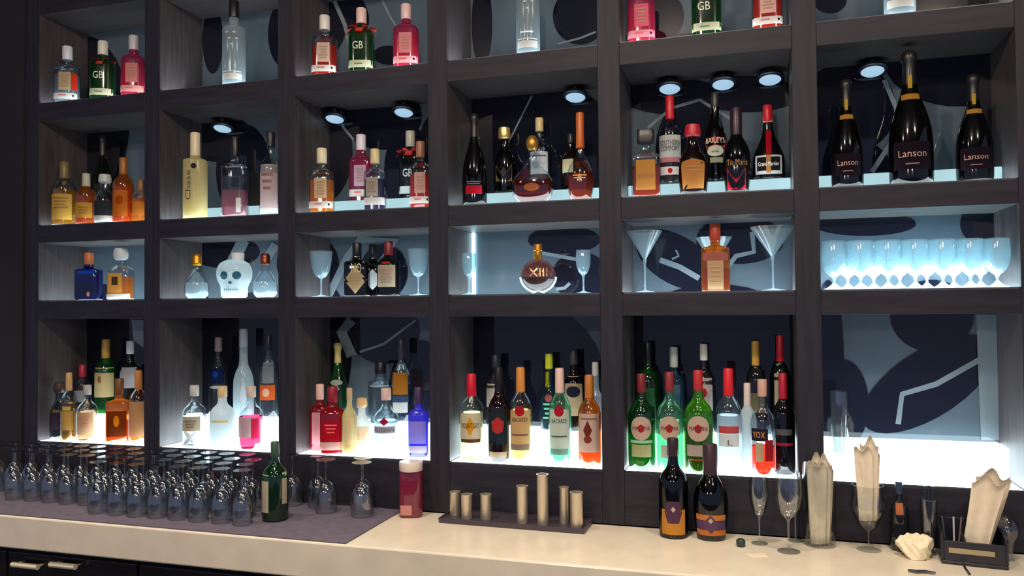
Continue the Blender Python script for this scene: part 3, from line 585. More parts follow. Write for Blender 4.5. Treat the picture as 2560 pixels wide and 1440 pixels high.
# ---- row 4
bottle(4, 126, 955, 46, 0, 'squat', 'smoke', (70, 46, 40, .3), (70, 50, 40), [('rect', 0, .34, .85, .16, (66, 56, 70)), ('rect', 0, .5, .5, .02, (140, 120, 90))], 'dim dark whisky bottle at the far left end of the ledge')
bottle(4, 172, 930, 42, 0, 'longcap', 'clear', (160, 110, 50, .35), (206, 160, 110), [('rect', 0, .30, .8, .14, (220, 170, 90)), ('rect', 0, .48, .5, .03, (236, 200, 90))], 'clear bottle with beige cap and warm label, left end column ledge', dy=.085)
bottle(4, 218, 962, 48, 0, 'spirit', 'clear', (200, 150, 110, .35), (170, 166, 160), [('rect', 0, .32, .9, .2, (226, 180, 140)), ('lines', 0, .36, .5, .1, (180, 120, 90), 3)], 'bottle with broad peach label glowing from below, left end column ledge')
bottle(4, 204, 912, 44, 1, 'longcap', 'smoke', None, (180, 40, 70), [('rect', 0, .35, .6, .12, (150, 146, 150))], 'thin bottle with crimson cap standing at the back, left end column ledge', dy=.2)
bottle(4, 264, 848, 50, 1, 'longcap', 'green', None, (190, 150, 70), [('rect', -.1, .42, 1.2, .2, (240, 216, 160)), ('circle', -.3, .46, .2, .05, (170, 120, 80), 'sub')], 'green necked bottle with gold cap and large cream label, left end column ledge')
bottle(4, 298, 946, 58, 0, 'square', 'amber', (235, 120, 20, .6), (120, 76, 40), [('rect', 0, .30, .85, .2, (120, 56, 26)), ('circle', 0, .34, .24, .09, (250, 150, 20), 'sub')], 'glowing orange square bottle with dark brown label, left end column ledge')
bottle(4, 325, 852, 46, 1, 'spirit', 'dkgreen', None, (196, 200, 204), [('rect', -.1, .50, 1.1, .14, (216, 216, 226))], 'dark green bottle with silver top and white label at the back, left end column ledge')
bottle(4, 346, 926, 46, 0, 'longcap', 'clear', (240, 140, 50, .55), (206, 130, 60), [('rect', 0, .34, .9, .24, (222, 170, 120))], 'bottle with tan label and orange glowing foot against the first post')
bottle(4, 486, 963, 58, 0, 'spirit', 'clear', CLR, (200, 196, 196), [('rect', -.1, .38, .85, .12, (222, 206, 176)), ('lines', -.1, .38, .5, .07, (120, 110, 96), 3)], 'clear vodka bottle with small cream label, leftmost in second column ledge')
bottle(4, 556, 965, 63, 0, 'spirit', 'milk', (240, 246, 248, .8), (224, 196, 150), [('rect', 0, .44, .7, .02, (240, 210, 150))], 'frosted white bottle glowing brightly in the middle of second column ledge')
bottle(4, 628, 965, 60, 0, 'spirit', 'clear', (236, 70, 110, .25), (214, 190, 176), [('rect', -.35, .36, .7, .16, (236, 200, 210)), ('rect', .55, .34, .32, .16, (230, 50, 90))], 'clear bottle with pink and crimson label, third in second column ledge')
bottle(4, 546, 843, 46, 1, 'spirit', 'smoke', None, (150, 130, 130), [('rect', 0, .52, .85, .1, (30, 44, 80)), ('circle', -.1, .54, .3, .04, (30, 80, 190), 'sub'), ('circle', 0, .38, .7, .02, (200, 214, 220))], 'tall bottle with dark blue label at the back, second column ledge')
bottle(4, 609, 822, 50, 1, 'goose', 'frost', None, (170, 178, 186), [('diamond', .2, .26, .3, .2, (214, 224, 230))], 'tall frosted long necked vodka bottle at the back, second column ledge')
bottle(4, 672, 838, 44, 1, 'spirit', 'clear', None, (46, 44, 56), [('rect', .1, .55, .7, .12, (150, 156, 160)), ('rect', 0, .32, .95, .09, (250, 110, 50)), ('circle', -.1, .32, .4, .05, (255, 220, 190), 'sub')], 'clear bottle with glowing orange-red label beside the second post')
bottle(4, 800, 960, 48, 0, 'gin', 'red', (225, 60, 90, .6), (240, 190, 180), [('rect', -.1, .34, .6, .24, (246, 170, 180))], 'red gin bottle with pale pink cap and label, left of the darker red one', dy=.115)
bottle(4, 832, 966, 62, 0, 'gin', 'red', (200, 20, 40, .6), (150, 30, 50), [('rect', 0, .34, .8, .15, (206, 30, 50)), ('lines', 0, .38, .5, .08, (240, 90, 90), 3), ('rect', 0, .12, .9, .06, (240, 190, 180))], 'deep red gin bottle with dark red cap and pale band, third column ledge')
bottle(4, 845, 857, 54, 1, 'champ', 'green', None, (206, 190, 120), [('circle', 0, .50, .6, .035, (206, 214, 206)), ('circle', -.1, .42, .4, .02, (236, 240, 236))], 'green bottle with gold neck and white oval labels at the back, third column ledge')
bottle(4, 874, 966, 46, 0, 'spirit', 'cream', (240, 226, 190, .8), (200, 170, 130), [('rect', 0, .36, .8, .2, (246, 226, 180))], 'cream coloured bottle glowing beside the deep red one, third column ledge', dy=.11)
bottle(4, 905, 998, 58, 0, 'squat', 'milk', (250, 236, 220, .8), (222, 180, 130), [('rect', 0, .28, .9, .2, (246, 220, 190)), ('txt', 0, .3, .5, .07, (222, 160, 120), 'ONE')], 'short pale glowing bottle with peach label in third column ledge', dy=.06)
bottle(4, 966, 970, 66, 0, 'spirit', 'clear', (225, 238, 246, .5), (224, 190, 180), [('rect', 0, .40, .9, .05, (200, 190, 196)), ('txt', 0, .40, .75, .03, (70, 60, 70), 'RUSSIAN'), ('diamond', 0, .52, .35, .06, (190, 40, 70))], 'clear vodka bottle with red star emblem and grey name band, third column ledge')
bottle(4, 952, 905, 66, 1, 'cyl', 'clear', (200, 216, 222, .1), (24, 24, 30), [('rect', 0, .62, .8, .01, (200, 214, 220))], 'wide clear cylinder bottle with black cap behind the red star vodka')
bottle(4, 1004, 848, 50, 1, 'spirit', 'clear', None, (60, 56, 66), [('rect', 0, .48, .85, .13, (200, 130, 50)), ('rect', 0, .30, .9, .04, (70, 90, 120)), ('rect', 0, .2, .8, .06, WH)], 'tall clear bottle with gold label at the back, third column ledge')
bottle(4, 1047, 968, 52, 0, 'gin', 'violet', (120, 110, 250, .6), (70, 50, 90), [('rect', 0, .36, .85, .16, (170, 160, 250)), ('rect', 0, .12, .9, .05, (206, 190, 200))], 'violet blue glowing square bottle with dark cap beside the third post')
bottle(4, 1180, 934, 62, 0, 'longcap', 'clear', (236, 226, 180, .4), (206, 26, 50), [('rect', 0, .40, .95, .15, (236, 224, 190)), ('diamond', 0, .40, .4, .11, (236, 170, 50), 'sub'), ('txt', 0, .41, .7, .03, (60, 50, 50), 'MOUNT GAY'), ('rect', 0, .235, .85, .02, (120, 70, 60))], 'clear rum bottle with red cap and white and yellow label, fourth column ledge')
bottle(4, 1248, 918, 54, 0, 'spirit', 'brown', (60, 34, 30, .3), (30, 26, 30), [('arch', 0, .36, .95, .17, (46, 60, 70)), ('pent', 0, .39, .62, .09, (214, 66, 70)), ('rect', 0, .08, .9, .03, (196, 170, 140))], 'dark rum bottle with red pentagon emblem, fourth column ledge')
bottle(4, 1303, 918, 57, 0, 'longcap', 'clear', (236, 200, 120, .4), (216, 140, 60), [('rect', 0, .35, .98, .205, (232, 190, 130)), ('circle', 0, .55, .42, .055, (196, 40, 56)), ('txt', 0, .46, .66, .022, (60, 44, 40), 'BACARDI'), ('lines', 0, .30, .7, .015, (90, 60, 40), 1), ('rect', 0, .17, .85, .03, (150, 130, 120))], 'gold labelled rum bottle with orange cap and red roundel, fourth column ledge')
bottle(4, 1401, 920, 57, 0, 'longcap', 'ltgreen', (190, 240, 220, .4), (236, 200, 190), [('rect', 0, .37, .96, .20, (226, 234, 220)), ('circle', 0, .56, .42, .055, (200, 40, 56)), ('txt', 0, .46, .64, .022, (50, 60, 56), 'BACARDI'), ('lines', 0, .30, .7, .015, (60, 70, 66), 1), ('rect', 0, .14, .8, .03, (130, 160, 150))], 'white labelled rum bottle with pale pink cap and red roundel, fourth column ledge')
bottle(4, 1475, 937, 58, 0, 'longcap', 'amber', (236, 140, 70, .45), (196, 120, 50), [('rect', 0, .37, .98, .21, (232, 206, 190)), ('diamond', -.1, .40, .38, .11, (130, 60, 50)), ('circle', -.1, .30, .34, .04, (150, 70, 60), 'sub'), ('lines', 0, .53, .7, .015, (130, 90, 80), 1)], 'orange spiced rum bottle with pale label beside the fourth post')
bottle(4, 1240, 888, 52, 1, 'spirit', 'smoke', None, (40, 44, 52), [('rect', -.3, .45, .6, .16, (236, 232, 220))], 'dark bottle with white label behind the dark rum bottle, fourth column ledge')
bottle(4, 1374, 884, 46, 1, 'goose', 'teal', (60, 200, 160, .4), (190, 200, 40), [('rect', -.2, .66, .2, .1, (190, 200, 40)), ('circle', 0, .42, .4, .05, (206, 120, 110)), ('lines', 0, .25, .6, .12, (120, 210, 180), 4)], 'teal green bottle with yellow-green top at the back, fourth column ledge')
bottle(4, 1436, 876, 52, 1, 'spirit', 'black', None, (60, 56, 60), [('rect', 0, .48, .98, .2, (232, 210, 170)), ('circle', 0, .49, .7, .07, (50, 56, 76), 'sub'), ('rect', 0, .24, .9, .05, (236, 220, 180))], 'bottle with cream label and black disc at the back, fourth column ledge')
bottle(4, 1490, 905, 40, 1, 'goose', 'frost', None, (206, 210, 210), [('rect', 0, .4, .7, .1, (200, 196, 220))], 'slim pale bottle behind the spiced rum, beside the fourth post')
MC = lambda lower: [('circle', 0, .435, .80, .125, (240, 208, 186)), ('pent', 0, .435, .26, .045, (214, 50, 50), 'sub'), ('txt', 0, .437, .62, .020, (90, 60, 60), 'MARTINI')]+lower
bottle(4, 1602, 934, 68, 0, 'martini', 'green', (40, 190, 80, .4), (130, 40, 46), MC([('rect', 0, .20, .75, .065, (206, 206, 150)), ('rect', 0, .295, .85, .015, (190, 250, 210))]), 'deep green vermouth bottle with round label, leftmost on ledge in fifth column')
bottle(4, 1676, 930, 68, 0, 'martini', 'ltgreen', (190, 240, 215, .35), (150, 50, 54), MC([('rect', -.1, .20, .55, .065, (216, 206, 190)), ('rect', .3, .18, .25, .09, (90, 60, 60))]), 'pale clear vermouth bottle with round label between the two green ones')
bottle(4, 1748, 925, 72, 0, 'martini', 'lime', (60, 26, 26, .2), (196, 50, 50), MC([('rect', -.1, .22, .75, .055, (216, 190, 180)), ('lines', -.1, .13, .6, .012, (220, 80, 40), 1)]), 'lime green shouldered vermouth bottle with round label and dark contents', liqf=.45)
bottle(4, 1824, 921, 63, 0, 'longcap', 'clear', (236, 246, 250, .6), (226, 40, 50), [('rect', 0, .42, .85, .035, (226, 90, 90)), ('rect', 0, .32, .85, .06, (244, 246, 246)), ('txt', .1, .30, .2, .025, (120, 100, 90), 'L')], 'clear vodka bottle with bright red cap, fifth column ledge')
bottle(4, 1871, 958, 44, 0, 'longcap', 'milk', (240, 248, 250, .8), (232, 214, 206), [], 'narrow white glowing bottle right of the red capped vodka', dy=.11)
bottle(4, 1909, 948, 60, 0, 'spirit', 'clear', (255, 70, 40, .6), (214, 170, 150), [('rect', -.35, .43, .75, .065, (50, 46, 60)), ('txt', -.35, .43, .5, .032, (232, 150, 50), 'YOX'), ('rect', -.3, .25, .3, .1, (206, 190, 150)), ('rect', .5, .27, .35, .11, (170, 40, 50))], 'glowing orange-red bottle with small black label, fifth column ledge', liqf=.3, dy=.06)
bottle(4, 1961, 934, 54, 0, 'longcap', 'black', None, (190, 34, 60), [('rect', 0, .42, .8, .03, (110, 110, 110)), ('rect', 0, .30, .9, .015, (190, 40, 70))], 'dark bottle with crimson cap beside the fifth post on the ledge', dy=.08)
bottle(4, 1622, 855, 56, 1, 'martini', 'green', None, (22, 26, 26), [('rect', 0, .4, .6, .1, (60, 120, 80))], 'dark green bottle with black cap at the back, fifth column ledge')
bottle(4, 1687, 867, 50, 1, 'gin', 'teal', None, (186, 196, 190), [('rect', 0, .45, .6, .12, (90, 130, 150))], 'blue-teal bottle with silver cap at the back, fifth column ledge')
bottle(4, 1762, 860, 48, 1, 'spirit', 'smoke', None, (226, 226, 214), [('rect', .1, .45, .9, .18, (240, 226, 220)), ('circle', .0, .47, .3, .05, (210, 70, 70), 'sub')], 'smoky bottle with white cap and red marked label at the back, fifth column ledge')
bottle(4, 1892, 852, 48, 1, 'longcap', 'smoke', None, (214, 170, 70), [('rect', 0, .5, .8, .07, (60, 60, 80)), ('rect', 0, .36, .9, .1, (150, 140, 110))], 'dark bottle with gold cap at the back, fifth column ledge')
bottle(4, 1954, 838, 50, 1, 'longcap', 'dkgreen', None, (206, 34, 56), [('rect', -.4, .52, .25, .2, (232, 220, 190))], 'dark green bottle with tall red and white capsule at the back, beside the fifth post')

# skull bottle
p = spot(586, .08, R3T+PLATE+.0006); zt = pix(586, 632, 1, .08).z; H = zt-p.z; R = 44*proj(p)[2]/FPX
t = thing('skull_bottle', 'skull shaped clear glass bottle with white cap glowing between the bulbs', 'bottle', p, .3)
m = MB()
SK = smooth_prof([(.60, 0), (.70, .01), (.74, .10), (.74, .22), (.80, .30), (.95, .40), (1, .54), (.96, .66), (.80, .77), (.50, .83), (.36, .845)], 3)
def skr(z):
    for (r0, z0), (r1, z1) in zip(SK[:-1], SK[1:]):
        if z0 <= z <= z1: return r0+(r1-r0)*(z-z0)/max(z1-z0, 1e-6)
    return SK[-1][0]
HOLES = ((-.38, .49, .25, .40), (.34, .49, .25, .40), (-.02, .335, .11, .22))
def skpt(x, z, back=1., off=0.):
    # front or back skin point at sideways x*R, height z*H
    rr = skr(z); y = math.sqrt(max(rr*rr-x*x, 0))*.86*back
    if back < 0:
        for (cx, cz, hr, dp) in HOLES:
            d = math.hypot((x-cx)/hr, (z-cz)*H/(hr*R))
            if d < 1.15: y += dp*(1-(d/1.15)**2)
        if .12 < z < .24: y -= .03*math.cos((x*R)/.004)
    return (x*R, y*R-off, z*H)
nz_, na = 44, 64; vs = []; fs = []
for j in range(nz_+1):
    z = .845*j/nz_
    for i in range(na):
        an = 2*math.pi*i/na; x = skr(z)*math.cos(an)
        vs.append(skpt(x, z, 1. if math.sin(an) > 0 else -1.))
for j in range(nz_):
    for i in range(na):
        q0 = j*na+i; q1 = j*na+(i+1) % na; fs.append((q0, q1, q1+na, q0+na))
fs.append(tuple(range(na-1, -1, -1))); m.add(vs, fs, 0, True)
m.build('skull_body', glass((236, 246, 248), .05, .78), t, sharp=False)
dk = glass((84, 130, 146), .05, .5)  # darker glass sheets put shade into sockets, nose and teeth gaps
for (cx, cz, hr, dp) in HOLES:
    vs = []; fs = []; n_ = 20
    for k_ in (1., .66, .33, .02):
        for i in range(n_):
            an = 2*math.pi*i/n_; vs.append(skpt(cx+hr*k_*.92*math.cos(an), cz+hr*k_*.92*math.sin(an)*R/H, -1., .0012))
    for j in range(3):
        for i in range(n_): fs.append((j*n_+i, j*n_+(i+1) % n_, (j+1)*n_+(i+1) % n_, (j+1)*n_+i))
    mm = MB(); mm.add(vs, fs, 0, True); mm.build('nose_shade' if hr < .2 else 'socket_shade', dk, t, sharp=False)
mm = MB()
for i in range(7):
    x = -.36+.12*i; mm.tube([skpt(x, .14, -1., .001), skpt(x, .22, -1., .001)], .0008, 6)
mm.tube([skpt(x, .18, -1., .001) for x in [-.42+.07*i for i in range(13)]], .0009, 6)
mm.build('teeth_lines', dk, t)
m = MB(); m.lathe([(.30*R, 0), (.34*R, .01*H), (.36*R, .17*H), (.32*R, .19*H)], 24); m.build('cap', cap_mat((232, 236, 236)), t, (.2*R, 0, .81*H))
m = MB(); m.lathe([(.3*R, .0), (.50*R, .03*H), (.52*R, .25*H), (.56*R, .40*H)], 24); m.build('liquid', liquid((236, 246, 250), .7), t, (0, .10*R, .01*H))

# round flask on feet
p = spot(1346, .08, R3T+PLATE+.0006); zt = pix(1346, 610, 1, .08).z; H = zt-p.z; R = 44*proj(p)[2]/FPX
t = thing('round_flask', 'globe shaped rose-brown liqueur flask with gold neck and raised gold letters', 'bottle', p, .25)
c = .36*H
ball = [(R*math.sin(a), c-.33*H*math.cos(a)) for a in [math.pi*i/18 for i in range(1, 17)]]
m = MB(); m.lathe([(.3*R, .012)]+ball+[(.22*R, .70*H)], 32, 2., .8, cap1=False); m.build('glass_body', glass((206, 150, 150), .03, .18), t)
m = MB(); m.lathe([(x*.93, z) for x, z in ball if z < .33*H]+[(R*.92, .34*H)], 32, 2., .8); m.build('liquid', liquid((46, 20, 26), .4), t)
m = MB(); m.lathe([(.2*R, .68*H), (.24*R, .70*H), (.22*R, .86*H), (.25*R, .87*H), (.25*R, .985*H), (.2*R, H)], 24); m.build('gold_cap', cap_mat((226, 160, 60), .9), t)
for s in (-1, 1):
    m = MB(); m.tube([(s*R*math.cos(a)*1.02, -.25*R, c-.34*H*math.sin(a)) for a in [math.radians(5+75*i/8) for i in range(9)]]+[(s*.35*R, -.3*R, .004)], .0035, 8); m.build('foot', glow('foot_glow', (190, 225, 240), .9), t)  # glow arcs put into the feet as emission
vs, fs = text_mesh('XIII', 1.05*R, .17*H); m = MB()
m.add([(u, -R*.8*math.sqrt(max(1-(u/R)**2-((v+.06*H)/(.33*H))**2, .05))-.002, c+.06*H+v) for u, v in vs], fs); m.build('lettering', cap_mat((240, 180, 110), .7), t)

# ---------------------------------------------------------------- drinking glasses
CG = None
def gmat(): return glass((240, 243, 243), .085, 0., gl=.13, edge=.55, rim=.34)
def clr(): return glass((244, 246, 246), .06, 0., edge=.85, gl=.06, rim=.25)
def brt(): return glass((228, 242, 248), .05, .22)
def lathe_glass(name, parts, label, cat, loc, group=None, mat=None, rz=0.):
    t = thing(name, label, cat, loc, rz, group)
    for nm, pr, n in parts:
        m = MB(); m.lathe(pr, n, cap0=(nm != 'bowl'), cap1=(nm in ('stem',))); m.build(nm, mat or gmat(), t)
    return t
def wine_parts(R, H, stem=.45, foot=.8, bowlshape=((.12, 0), (.45, .06), (.8, .22), (1, .5), (.97, .75), (.86, 1.))):
    hs = stem*H; hb = H-hs; th = .0012
    outer = [(R*a, hs+hb*b) for a, b in bowlshape]; inner = [(max(R*a-th, .0005), hs+hb*b+ (th if i == 0 else 0)) for i, (a, b) in enumerate(bowlshape)][::-1]
    return [('bowl', smooth_prof(outer, 2)+smooth_prof(inner, 2), 24), ('stem', [(.005, .006), (.0032, .015), (.003, hs*.6), (.0042, hs*.9), (.008, hs+.002)], 12),
            ('foot', [(R*foot, 0), (R*foot, .0015), (R*foot*.6, .003), (.006, .007)], 24)]
def glass_at(row, px, top, wpx, y, kind, label, name='stem_glass', group=None, mat=None, cat='glass'):
    z = zfloor(row, y > STY); p = spot(px, y, z); H = pix(px, top, 1, y).z-z; R = wpx/2*proj(p)[2]/FPX
    if kind == 'goblet': pr = wine_parts(R, H, .40, .85, ((.12, 0), (.5, .08), (.78, .3), (.93, .65), (1, 1)))
    elif kind == 'flute': pr = wine_parts(R, H, .42, .95, ((.15, 0), (.6, .10), (.9, .35), (1, .65), (.92, 1)))
    elif kind == 'martini': pr = wine_parts(R, H, .52, .55, ((.05, 0), (.3, .28), (.65, .63), (1, 1)))
    elif kind == 'short':
        pr = wine_parts(R, H, .24, .80, ((.14, 0), (.6, .12), (.92, .34), (1, .6), (.93, 1)))
        pr[1] = ('stem', [(.0045, H*.13), (.0042, H*.18), (.0075, H*.245)], 16)
        pr[2] = ('foot', [(R*.82, 0), (R*.82, .0015), (R*.55, H*.035), (R*.28, H*.085), (.0045, H*.14)], 24)
    return lathe_glass(name, pr, label, cat, p, group, mat)
glass_at(3, 803, 628, 56, .07, 'goblet', 'small wine goblet left of the diamond fronted bottles, third shelf down', 'wine_goblet', mat=brt())
glass_at(3, 1046, 622, 54, .07, 'goblet', 'small wine goblet right of the diamond fronted bottles, third shelf down', 'wine_goblet', mat=brt())
glass_at(3, 1173, 633, 36, .07, 'flute', 'small sherry glass beside the upright LED reflection', 'sherry_glass', mat=brt())
glass_at(3, 1459, 625, 38, .07, 'flute', 'small sherry glass right of the round flask', 'sherry_glass', mat=brt())
glass_at(3, 1613, 578, 88, .08, 'martini', 'martini glass left of the square amber bottle', 'martini_glass', mat=brt())
glass_at(3, 1933, 567, 108, .08, 'martini', 'martini glass right of the square amber bottle', 'martini_glass', mat=brt())
glass_at(3, 1786, 594, 90, .20, 'martini', 'martini glass behind the square amber bottle', 'martini_glass', mat=brt())
fr = [2086, 2152, 2221, 2289, 2358, 2427, 2494]; ordn = ['first', 'second', 'third', 'fourth', 'fifth', 'sixth', 'seventh']
for i, px in enumerate(fr):
    glass_at(3, px, 603-i*1.2, 62, .065, 'short', 'short stemmed glass, %s from the left, front row, right end column' % ordn[i], 'stemmed_tumbler', 'front row of short stemmed glasses', mat=glass((232, 244, 248), .04, .16, edge=.6))
for i, px in enumerate([2120, 2185, 2250, 2318, 2385, 2452]):
    glass_at(3, px, 606-i*1.2, 58, .17, 'short', 'short stemmed glass, %s from the left, back row, right end column' % ordn[i], 'stemmed_tumbler', 'back row of short stemmed glasses', mat=glass((232, 244, 248), .04, .16, edge=.6))
# two pint glasses nested on the ledge of the right end column
z = LEDGE+PLATE+.0006; p = spot(2101, .07, z); sc = proj(p)[2]/FPX
def pint(label, loc, H, R):
    t = thing('pint_glass', label, 'glass', loc)
    o = [(R*.62, 0), (R*.62, .002), (R*.68, H*.2), (R*.85, H*.55), (R, H*.85), (R*.97, H)]; i_ = [(a-.0014, b if k else .012) for k, (a, b) in enumerate(o[1:])][::-1]
    m = MB(); m.lathe(smooth_prof(o, 2)+smooth_prof(i_, 2), 28); m.build('glass_wall', gmat(), t); return t
H1 = pix(2101, 1062, 1, .07).z-z
pint('lower of two nested tall beer glasses on the right end ledge', p, H1, 22*sc)
H2 = pix(2101, 978, 1, .07).z-z
pint('upper of two nested tall beer glasses on the right end ledge', (p.x, p.y, z+H1*.42), H2-H1*.42, 27*sc).scale = (.80, .80, 1)

# ---------------------------------------------------------------- counter
stone = pbr('pale_stone_worktop', (228, 216, 196), .22, 0, .06, 9., .5)
cnt = thing('bar_counter', 'long pale stone back bar worktop running under the shelves', 'counter', (1.5, -.2, CT))
m = MB(); m.bevbox(X0-1.5-1.5, X1+.8-1.5, -CDEP+.2, 0+.2-.0008, CFB-CT, 0, .006); m.build('worktop', stone, cnt)
cab = thing('under_counter_fridge', 'dark under-counter cabinet with steel bar handles at lower left', 'fridge', (0, -.2, 0))
m = MB(); m.box(X0-1.5, X1+.8, -.2, .19, .05, CFB-.004); m.build('body', pbr('black_laminate', (40, 34, 34), .35, 0, .2, 5.), cab)
dm2 = pbr('dark_door_glass', (30, 26, 28), .15)
for k in range(8):
    a = -1.55+k*.62
    m = MB(); m.bevbox(a+.004, a+.612, -.222, -.201, .08, CFB-.03, .003); d = m.build('door', dm2, cab)
for (xa, xb) in ((28, 92), (123, 186)):
    pa, pb = pix(xa, 1412, 1, -.455), pix(xb, 1418+(xa-28)*.13, 1, -.455)
    m = MB(); m.tube([(pa.x, -.228-.022+.2-.2, pa.z), (pb.x, -.25, pa.z)], .011, 12)
    for xx in (pa.x+.01, pb.x-.01): m.tube([(xx, -.25, pa.z), (xx, -.222, pa.z)], .005, 8)
    m.build('handle', pbr('brushed_steel', (250, 236, 204), .3, .35), cab)
# dark bar mat
mat_m = pbr('bar_mat_rubber', (96, 88, 104), .75, 0, .15, 30.)
m = MB(); m.bevbox(-1.9, 1.182, -.462, -.012, 0, .005, .0015); o = m.build('bar_mat', mat_m, None, (0, 0, CT+.0006)); tag(o, 'wide grey-purple bar mat under the upturned glasses, on the left of the counter', 'bar mat')
MT = CT+.0062

# upturned wine glasses on the mat
def upturned(R, H, name='wine_glass'):
    t = thing(name, 'x', 'glass')
    bs = ((.86, 0), (.96, .12), (1, .28), (.92, .42), (.66, .54), (.3, .60)); th = .0011
    o = [(R*a, H*b) for a, b in bs]; i_ = [(max(R*a-th, .0005), H*b-(th if k == 5 else 0)) for k, (a, b) in enumerate(bs)][::-1]
    m = MB(); m.lathe(smooth_prof(i_[::-1], 2)[::-1][::1], 26, cap0=False, cap1=False); m2 = MB()
    m2.lathe(smooth_prof(o, 2), 26, cap0=False, cap1=True); m2.add(m.v, m.f, 0, True); m2.build('bowl', gmat(), t)
    m = MB(); m.lathe([(.008, .598*H), (.0045, .64*H), (.003, .75*H), (.003, .93*H), (.006, .975*H)], 12); m.build('stem', gmat(), t)
    m = MB(); m.lathe([(.006, .975*H), (R*.5, .988*H), (R*.84, .994*H), (R*.84, H)], 26); m.build('foot', gmat(), t)
    return t
ORD = ['first', 'second', 'third', 'fourth', 'fifth', 'sixth', 'seventh', 'eighth', 'ninth', 'tenth', 'eleventh', 'twelfth', 'thirteenth', 'fourteenth', 'fifteenth', 'sixteenth', 'seventeenth', 'eighteenth']
proto = upturned(.038, .195); used = False
rowsn = ['front row', 'second row', 'third row', 'back row']
n = 0
for r_, (y, px0, px1, st) in enumerate([(-.355, 60, 620, 78), (-.265, 20, 640, 76), (-.175, -10, 640, 74), (-.085, -20, 640, 72)]):
    xs = []; a = pix(px0, 1250, 1, y).x; b = pix(px1, 1250, 1, y).x; k = int((b-a)/.092)
    for i in range(k+1):
        x = a+i*.092+(r_ % 2)*.04
        if x > b: break
        xs.append(x)
    if r_ == 0: xs = xs[4:]    # only the right part of the front row is set
    for i, x in enumerate(xs):
        loc = (x+random.uniform(-.003, .003), y+random.uniform(-.004, .004), MT)
        lb = 'upturned wine glass, %s from the left in the %s on the mat' % (ORD[i], rowsn[r_])
        if not used: proto.location = loc; proto['label'] = lb; proto['group'] = 'upturned wine glasses at left'; used = True
        else: clone(proto, loc, lb, 'upturned wine glasses at left', random.uniform(0, 6))
big = upturned(.044, .20, 'red_wine_glass'); first = True
for (px, py, lb) in ((815, 1262, 'front upturned balloon glass between the green bottle and the pink jar'), (905, 1272, 'right front upturned balloon glass near the mat edge'), (775, 1225, 'rear left upturned balloon glass behind the green bottle side'),
                     (868, 1215, 'rear middle upturned balloon glass right of the green bottle'), (950, 1235, 'rear right upturned balloon glass beside the pink jar')):
    q = pix(px, py+18, 2, MT); loc = (q.x, min(q.y, -.06), MT)
    if first: big.location = loc; big['label'] = lb; big['group'] = 'upturned balloon glasses'; first = False
    else: clone(big, loc, lb, 'upturned balloon glasses')

def on_counter(px, pyb, z=None):
    return pix(px, pyb, 2, CT+.0006 if z is None else z)
def cbottle(px, pyb, top, wpx, kind, gl, liq, capc, labels, label, z=None, rz=None, metal=0., **kw):
    p = on_counter(px, pyb, z); R = wpx/2*proj(p)[2]/FPX
    if K[kind][2] > 3: R *= .96
    p.y = min(p.y+R*K[kind][3], -R-.003); q = spot(px, p.y, p.z); p.x = q.x
    H = pix(px, top, 1, p.y).z-p.z
    if rz is None: rz = math.atan2(CAM.x-p.x, p.y-CAM.y)*.7
    return make_bottle(kind, R, H, gl, liq, True, cap_mat(capc, metal), labels, p, rz, label, **kw)
cbottle(688, 1308, 1104, 66, 'martini', 'green', (14, 60, 34, .4), (60, 84, 66), [('rect', -.75, .36, .42, .24, (222, 206, 180)), ('rect', .95, .42, .25, .2, (222, 206, 180))], 'dark green glass bottle standing on the grey mat among the upturned glasses', z=MT)
cbottle(1028, 1296, 1153, 61, 'jar', 'pink', (220, 90, 80, .45), (226, 210, 196), [('rect', -.35, .14, .5, .09, (240, 170, 160)), ('circle', -.3, .92, .1, .03, BLK)], 'pink square bottle with wide white band on top, at the mat edge', liqf=.78)
LD = [('rect', 0, .17, .86, .125, (236, 160, 70)), ('hex', 0, .27, .62, .11, (104, 74, 96)), ('diamond', 0, .30, .16, .03, (236, 206, 190), 'sub')]
cbottle(1685, 1349, 1095, 74, 'spirit', 'black', None, (50, 34, 44), LD, 'dark liqueur bottle with orange label and purple hexagon, left of the rounder one', name='liqueur_bottle')
cbottle(1778, 1356, 1110, 87, 'tia', 'black', None, (60, 40, 48), [('rect', 0, .25, .95, .03, (236, 150, 80)), ('rect', 0, .17, .95, .045, (110, 86, 130)), ('rect', 0, .09, .95, .03, (236, 140, 70)), ('diamond', 0, .18, .5, .1, (120, 90, 120)), ('diamond', 0, .22, .14, .03, (236, 206, 190), 'sub')], 'dark round liqueur bottle with two orange bands, right of the hexagon one', name='liqueur_bottle')

# tray with steel measures
pa, pb = on_counter(1098, 1306), on_counter(1462, 1335)
t = thing('serving_tray', 'low black rectangular tray holding steel cylinders on the counter', 'tray', ((pa.x+pb.x)/2, (pa.y+pb.y)/2+.05, CT+.0006), 0)
hx = (pb.x-pa.x)/2; rotz = math.atan2(pb.y-pa.y, pb.x-pa.x); t.rotation_euler = (0, 0, rotz*.9)
m = MB(); m.bevbox(-hx, hx, -.055, .085, 0, .012, .003); m.build('tray_base', pbr('black_tray', (66, 58, 68), .4), t)
m = MB()
for (a, b, c_, d) in ((-hx, hx, -.055, -.050), (-hx, hx, .080, .085), (-hx, -hx+.005, -.05, .08), (hx-.005, hx, -.05, .08)): m.box(a, b, c_, d, .010, .018)
m.build('rim', pbr('black_tray', (66, 58, 68), .4), t)
steel = pbr('brushed_steel_cup', (214, 202, 182), .38, .75, .1, 40., stretch=(1, 1, .05))
